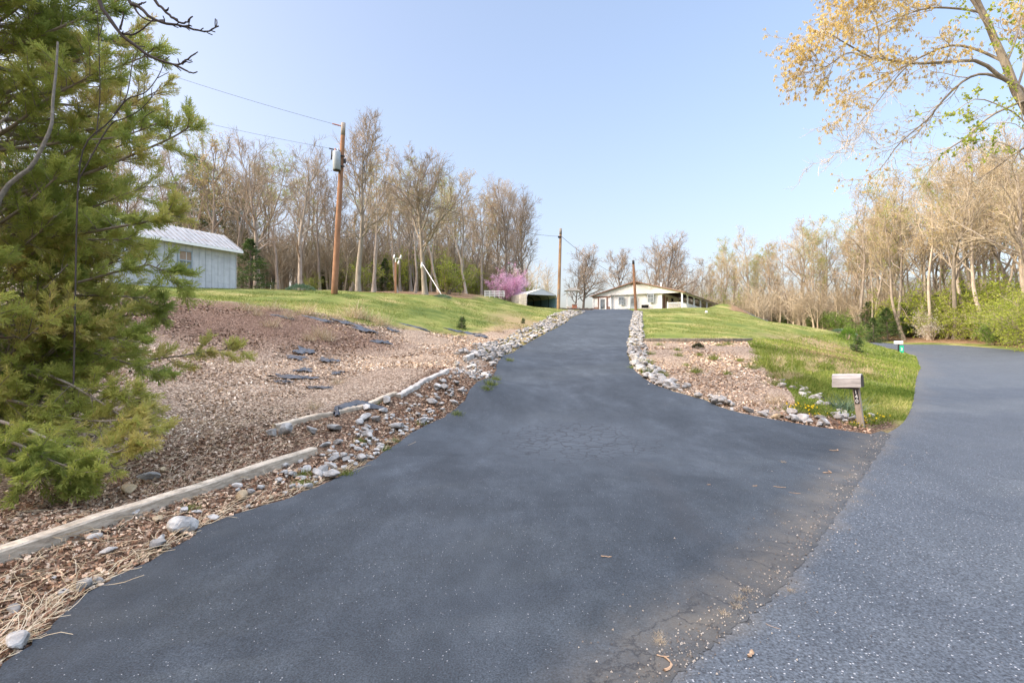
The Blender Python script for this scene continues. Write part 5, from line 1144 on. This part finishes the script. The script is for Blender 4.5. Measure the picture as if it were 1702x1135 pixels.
for i,(p,w,d) in enumerate([((506,585),.5,.5),((493,596),.5,.3),((547,601),.55,.3),((505,617),.35,.35),((559,622),.25,.2),((634,570),.6,.4),((607,549),.8,.5),((532,647),.45,.2)]): sheet(p,w,d,30+i,'scrap of black plastic showing through the mulch on the left bank','plastic scraps on the left bank')
sheet((492,629),.85,.32,2,'largest bluish black plastic patch in the middle of the mulch'); sheet((471,637),.35,.12,3,'small black scrap just left of the largest plastic patch')
for i,(p,w,d) in enumerate([((529,532),.9,.3),((568,536),.8,.3),((690,545),1.1,.4),((652,550),.5,.25),((786,556),1.0,.4),((753,550),.7,.35),((800,560),.6,.4),((470,528),.7,.25)]): sheet(p,w,d,50+i,'black landscape fabric edge poking out at the top of the left bank','fabric edge at the lawn line')
# ---------------------------------------------------------------- tufts, weeds, flowers
def tuft(seed,n,hh,sp,mat,w=.008,bend=.35,name='grass_tuft',heads=None):
    rng=np.random.default_rng(seed); D=np.c_[rng.normal(0,bend,(n,2)),np.ones(n)]; Pn,Rn=grow(rng,np.c_[rng.normal(0,sp,(n,2)),np.full(n,-.01)],D,rng.uniform(.5,1.1,n)*hh,np.full(n,w),np.full(n,w*.25),5,.12,-.10)
    V,Q=tubes(Pn,Rn,3); me=mk(name,V,Q,None,[mat],None,False,{'tint':np.repeat(rng.random(n),15)}); root=empty(name); ob('blades',me,root)
    if heads:
        k=heads[1]; m=MB()
        for i in range(k):
            c=Pn[i,-1]+np.array([0,0,.02]); V2,Q2=scatter([(0,0,0),(.5,.35,.25),(1,0,.35),(.5,-.35,.25)],[(0,1,2,3)],np.tile(c,(7,1)),np.full(7,heads[2]),rng); m.add(V2,Q2)
        m.build('flowers',heads[0],root)
    return root
M_straw=leafm('straw',[(.2,(.34,.25,.14)),(.5,(.55,.44,.28)),(.8,(.74,.64,.47))],.2); M_yel=simple('yellow_petals',(.85,.62,.02),.6,.2,.1); M_blade=leafm('grass_blades',[(.2,(.09,.14,.02)),(.45,(.18,.25,.04)),(.7,(.32,.34,.09)),(.9,(.48,.42,.20))],.4)
dt=tuft(1,90,.42,.12,M_straw,.004,.5,'dry_grass_tuft'); gt=tuft(2,110,.22,.09,M_blade,.005,.5); wt_=tuft(3,120,.30,.14,M_blade,.005,.55,'tall_grass_clump'); fl_=tuft(4,150,.20,.13,M_blade,.007,.6,'yellow_flower_plant',(M_yel,9,.026)); og=tuft(5,160,.5,.14,M_greygreen,.007,.6,'tall_grass_clump')
def pl(proto,p,s,lb,gr=None,cat='plant'):
    q=G(*p) if len(p)==2 else p; return place(proto,q[0],q[1],rr.random()*6.28,s,lb,gr,cat,dz=0)
for p,s in [((590,528),2.1),((600,530),1.5),((635,540),1.6),((510,522),1.5),((455,517),1.4),((410,516),1.2),((450,545),1.3),((535,560),1.5),((545,566),1.2),((560,532),1.2),((618,534),1.3),((480,530),1.2),((515,566),1.0),((430,525),1.0),((860,548),1.2),((830,552),1.2),((560,640),.7),((520,680),.6)]: pl(dt,p,s,'tuft of tall dry straw coloured grass along the top of the left bank','dry grass tufts on the left bank')
for p,s in [((822,632),1.3),((813,640),1.5),((845,600),1.2),((808,648),1.2),((892,552),1.8),((900,548),1.3),((760,690),1.1),((640,748),.8),((575,790),.9),((505,792),.9),((503,808),.9),((317,848),.6),((625,672),.8),((600,735),.8),((700,705),.8),((655,735),.8),((1050,612),.9)]: pl(gt,p,s*.6,'bright green weed tuft among the rocks left of the driveway','weeds left of the driveway')
for p,s in [((1127,593),1.3),((1162,591),1.0),((1185,597),1.5),((1157,619),1.4),((1209,622),1.0),((1125,583),1.1),((1140,608),.8),((1230,600),1.0),((1195,575),1.1),((1210,573),1.3),((1095,575),1.3),((1080,590),1.3),((1075,605),1.5),((1100,625),1.3),((1075,620),1.4),((1115,640),1.0),((1160,575),1.0)]: pl(gt,p,s*.75,'low green weed growing in the mulch bed','weeds in the mulch bed')
for p,s in [((1258,590),1.1),((1268,600),1.3),((1275,612),1.3),((1262,605),1.0),((1285,618),1.3),((1292,628),1.1),((1270,582),1.1),((1255,578),.9),((1295,600),1.1),((1310,625),1.2),((1250,612),.9),((1290,640),.9),((1320,640),1.2),((1335,648),1.2),((1350,655),1.2),((1365,660),1.1),((1340,635),1.2),((1305,610),1.2),((1282,590),1.2),((1380,668),1.0),((1395,668),.9),((1450,672),1.0)]: pl(wt_,p,s,'tall green weed clump between the mulch bed and the bank','weeds between bed and bank')
for k in range(46):
    t=rr.random(); px=1275+t*175+rr.uniform(-12,12); py=578+(px-1275)*.22+rr.uniform(0,50); pl([wt_,dt,wt_][k%3],(px,py),rr.uniform(.5,1.1),'rough weed clump on the steep bank behind the mailbox' if k%3!=1 else 'dry brown grass clump on the steep bank behind the mailbox','weeds on the right bank' if k%3!=1 else 'dry clumps on the right bank')
pl(og,(1402,684),1.0,'grey green arching grass clump left of the mailbox post'); pl(dt,(1286,672),.9,'dry grass tuft inside the mulch bed near the white rocks')
for p,s,lb in [((1318,686),1.15,'leafy plant with yellow flowers nearest the mulch bed'),((1330,682),1.0,'yellow flowered plant between its two neighbours'),((1350,686),1.15,'plant with the most orange yellow flowers left of the mailbox'),((1443,702),1.0,'yellow flowered plant just right of the mailbox post'),((1420,708),.7,'small yellow flowered plant at the foot of the mailbox post'),((1358,694),.7,'small yellow flowered plant behind the large white rock'),((1465,698),.8,'yellow flowered plant nearest the road corner')]: pl(fl_,p,s,lb)
q=G(1160,580); dk=mound(9,.5,.4,.22,leafm('dark_clump',[(.2,(.02,.025,.015)),(.8,(.06,.07,.03))],.1),'bush',300,.1); dk.location=q; tag(dk,'small dark clump in the mulch bed below the edging timbers','bush')
# ---------------------------------------------------------------- scraps lying on the asphalt
M_scrap=wood('wood_scrap',(.22,.13,.075),(.52,.37,.24),(3,3,3),sc=20)
def scrap(p,L,w,rz,label,name='wood_scrap',bend=.1):
    L*=.7; w*=.8; q=G(*p); n=7; t=np.linspace(-.5,.5,n); c,s=math.cos(rz),math.sin(rz); pts=[(q[0]+a*L*c-bend*L*(a*a*4)*s,q[1]+a*L*s+bend*L*(a*a*4)*c,q[2]+.018+w*.3) for a in t]
    r9=np.random.default_rng(int(p[0])); m=MB(); pts=[(a[0],a[1],a[2]-w*.18+r9.normal(0,w*.06)) for a in pts]; V9,Q9=tubes(np.array(pts)[None],(w*.55*np.clip(.5-.25*np.abs(t)+r9.normal(0,.10,n),.12,.6))[None],5); zc=np.mean([a[2] for a in pts]); V9[:,2]=zc+(V9[:,2]-zc)*.5; m.add(V9,Q9); o=m.build(name,M_scrap,None,False); tag(o,label,'debris')
scrap((1008,929),.12,.035,-.2,'pale wood chip lying alone mid driveway'); scrap((1116,1110),.17,.035,1.3,'curved piece of bark at the bottom of the seam','bark_piece',.3); scrap((1102,1096),.09,.018,-.2,'short twig touching the curved bark','twig'); scrap((1249,1092),.10,.05,.9,'brown bark chunk right of the seam near the bottom','bark_piece')
scrap((1391,751),.22,.05,.3,'pale curled leaf near the top of the apron','dry_leaf',.4); scrap((1381,788),.22,.05,.6,'brown curved bark strip beside the seam','bark_piece',.4); scrap((1296,812),.18,.03,-.4,'thin pale stick left of the seam','twig'); scrap((1321,822),.17,.02,-.4,'faint twig below the thin pale stick','twig'); scrap((1284,1046),.12,.008,-.8,'hair thin twig just right of the seam','twig'); scrap((1255,810),.08,.03,.1,'small white chip left of the thin pale stick'); scrap((1178,808),.06,.03,.1,'tiny white chip on the middle of the apron')
for p,s in [((1240,985),.30),((1228,1000),.34),((1205,1025),.28),((1098,1072),.34),((1290,955),.2),((1315,985),.24),((1302,872),.2),((1302,770),.3),((1222,1012),.3),((1096,1058),.25)]: pl(dt,p,s*.45,'dry tan grass sprig growing in the cracks of the apron seam','sprigs in the seam','grass')
# ---------------------------------------------------------------- loose cover: chips, leaves, straw, grass (nobody could count these)
def spread(rng,n,r0,r1,a0,a1,test):
    r=np.exp(rng.uniform(math.log(r0),math.log(r1),n)); a=np.radians(rng.uniform(a0,a1,n)); x,y=r*np.cos(a),r*np.sin(a); k=test(x,y); return x[k],y[k]
off_asphalt=lambda x,y:np.maximum(sdist(x,y,roadpoly),sdist(x,y,drivepoly))<-.02
def chipm(name,stops,r=.85): 
    n=NT(name,r,.2); a=n.node('ShaderNodeAttribute',attribute_name='tint').outputs['Fac']; n.col(n.ramp(a,stops)); return n.m
rng=np.random.default_rng(100)
x,y=spread(rng,120000,6,30,58,150,lambda x,y:(np.maximum(sdist(x,y,bank_poly),sdist(x,y,bed_poly))+.1*vnoise(x,y,2,3)>-.12)&off_asphalt(x,y)); N=len(x); print('chips',N)
pos=np.c_[x,y,H(x,y)+.008]; dd=np.c_[rng.normal(0,1,(N,2)),rng.normal(0,.3,N)]
V,Q=scatter([(-.5,-.22,0),(.4,-.26,.04),(.5,.2,.0),(-.42,.24,.05)],[(0,1,2,3)],pos,rng.uniform(.6,1.5,N)*(.020+.0022*np.hypot(x,y)),rng,dd,yaw=None)
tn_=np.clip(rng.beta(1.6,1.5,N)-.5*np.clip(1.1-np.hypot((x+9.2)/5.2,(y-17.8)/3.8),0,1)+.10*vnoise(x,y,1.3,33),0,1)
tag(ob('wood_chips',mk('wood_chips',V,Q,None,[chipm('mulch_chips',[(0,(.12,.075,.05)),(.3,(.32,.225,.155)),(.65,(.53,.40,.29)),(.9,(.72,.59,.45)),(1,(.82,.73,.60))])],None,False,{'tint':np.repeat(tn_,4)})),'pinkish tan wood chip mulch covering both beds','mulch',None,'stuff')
x,y=spread(rng,90000,2.4,16,55,150,lambda x,y:(np.maximum(sdist(x,y,litter_poly),sdist(x,y,point_poly))+.25*vnoise(x,y,1.5,5)>-.1)&off_asphalt(x,y)); N=len(x); print('leaves',N)
pos=np.c_[x,y,H(x,y)+rng.uniform(.005,.03,N)]; dd=np.c_[rng.normal(0,1,(N,2)),rng.normal(0,.45,N)]
lt=([(0,0,0),(.3,.30,.10),(.55,.12,.03),(.8,.26,.16),(1,0,.05),(.75,-.28,.12),(.5,-.12,.02),(.3,-.32,.14)],[(0,1,2,7),(2,3,4,4),(2,4,6,7),(4,5,6,6)])
V,T3=scatter(lt[0],[(0,1,2),(0,2,6),(2,3,4),(2,4,6),(4,5,6),(0,6,7)],pos,rng.uniform(.6,1.3,N)*(.03+.0028*np.hypot(x,y)),rng,dd)
me=mk('fallen_leaves',V,None,T3,[chipm('dead_leaves',[(0,(.10,.055,.035)),(.35,(.27,.155,.095)),(.7,(.44,.30,.20)),(1,(.68,.54,.40))])],None,False,{'tint':np.repeat(rng.random(N),8)}); tag(ob('fallen_leaves',me),'brown oak leaf litter along the driveway and timbers','leaf litter',None,'stuff')
x,y=spread(rng,30000,2.3,12,55,150,lambda x,y:((sdist(x,y,litter_poly)>-.9))&off_asphalt(x,y)); dE=sdist(x,y,LE,False); u=rng.random(len(x)); k=(u<.08)|(dE<.22)&(u<.8)&(y<10)|((x<-3.2)&(u<.34)); x,y=x[k],y[k]; dE=dE[k]; N=len(x); print('straw',N)
E_=np.array(LE); j=np.argmin(((E_[None,:-1]-np.c_[x,y][:,None])**2).sum(-1),1); tg=E_[j+1]-E_[j]; tg/=np.linalg.norm(tg,axis=1,keepdims=True)
D=np.where((dE<.25)[:,None],np.c_[tg+rng.normal(0,.35,(N,2)),rng.normal(.05,.1,N)],np.c_[rng.normal(0,1,(N,2)),rng.normal(.1,.15,N)])
Pn,Rn=grow(rng,np.c_[x,y,H(x,y)+.015],D,rng.uniform(.10,.42,N),np.full(N,.0028),np.full(N,.0016),6,.22,-.0)
zz=H(Pn[...,0].ravel(),Pn[...,1].ravel()).reshape(N,6); Pn[...,2]=np.maximum(Pn[...,2],zz+.008); Pn[...,2]=np.minimum(Pn[...,2],zz+.08)
V,Q=tubes(Pn,Rn,3); tag(ob('straw',mk('straw',V,Q,None,[M_straw],None,False,{'tint':np.repeat(rng.random(N),18)})),'pale dead grass stems matted along the driveway edge','straw',None,'stuff')
def blades(name,x,y,hh,w,label,mat,bend=.35,seed=0,dryf=None):
    rng=np.random.default_rng(seed); N=len(x); z=H(x,y); r=np.hypot(x,y); D=nrm(np.c_[rng.normal(0,bend,(N,2)),np.ones(N)]); L=hh*rng.uniform(.5,1.3,N); Wv=w*(1+r/14)
    a=rng.random(N)*6.283; s=np.c_[np.cos(a),np.sin(a),np.zeros(N)]*Wv[:,None]*.5; b=np.c_[x,y,z-.01]; mid=b+D*L[:,None]*.55; D2=nrm(D+np.c_[rng.normal(0,bend,(N,2)),np.full(N,-.2)]); tip=mid+D2*L[:,None]*.5
    V=np.stack([b-s,b+s,mid+s*.7,mid-s*.7,tip],1).reshape(-1,3); i=np.arange(N)*5; Q=np.stack([i,i+1,i+2,i+3],1); T=np.stack([i+3,i+2,i+4],1)
    t=np.clip(rng.normal(.45,.2,N)+.22*vnoise(x,y,1.2,seed),0,1)
    tag(ob(name,mk(name,V,Q,T,[mat],None,False,{'tint':np.repeat(t,5)})),label,'grass',None,'stuff')
x,y=spread(rng,185000,10,60,35,68,lambda x,y:(sdist(x,y,verge_poly)>-.15)&off_asphalt(x,y)); pass
k=rng.random(len(x))<np.clip(1-.95*ss(sdist(x,y,bare_bank)+.6*vnoise(x,y,.9,12),2.5),0,1); blades('verge_grass',x[k],y[k],.13,.012,'lush green grass of the bank and verge inside the road bend',M_blade,.4,1)
k=~k; blades('dry_bank_grass',x[k],y[k],.10,.010,'brown dry grass on the steep face of the right bank',leafm('dry_bank_blades',[(.2,(.18,.13,.07)),(.5,(.32,.25,.13)),(.8,(.50,.42,.26))],.2),.6,2)
M_lawnb=leafm('lawn_blades',[(.2,(.10,.145,.03)),(.5,(.18,.22,.05)),(.8,(.36,.33,.13))],.4)
x,y=spread(rng,260000,17,75,50,138,lambda x,y:(sdist(x,y,bank_poly)<.1)&(sdist(x,y,bed_poly)<.0)&(sdist(x,y,verge_poly)<0)&(sdist(x,y,woodsL)<0)&off_asphalt(x,y)&(sdist(x,y,litter_poly)<-.1)); pass
blades('lawn_grass',x,y,.055,.010,'short spring grass of the lawns',M_lawnb,.45,3)

rng=np.random.default_rng(200); sA=np.array(sm(seam,10)); N=1900; i=rng.integers(0,len(sA)-1,N); p=sA[i]+(sA[i+1]-sA[i])*rng.random((N,1))+rng.normal(0,1,(N,2))*np.where(rng.random((N,1))<.3,.28,.07); k=(p[:,1]>1)&(p[:,1]<10); p=p[k]; N=len(p)
V,T3=scatter([(-.5,-.4,0),(.5,-.35,0),(0,.5,0),(0,0,.6)],[(0,1,3),(1,2,3),(2,0,3)],np.c_[p,H(p[:,0],p[:,1])+.017],rng.uniform(.3,1.4,N)*.0085*(1+p[:,1]/9),rng,np.c_[rng.normal(0,1,(N,2)),np.zeros(N)],yaw=(0.0,0.0,1.0))
me=mk('loose_grit',V,None,T3,[chipm('grit',[(0,(.06,.06,.065)),(.5,(.22,.19,.16)),(1,(.50,.46,.40))])],None,False,{'tint':np.repeat(rng.random(N),4)}); tag(ob('loose_grit',me),'loose grit crumbled along the seam between driveway and road','grit',None,'stuff')
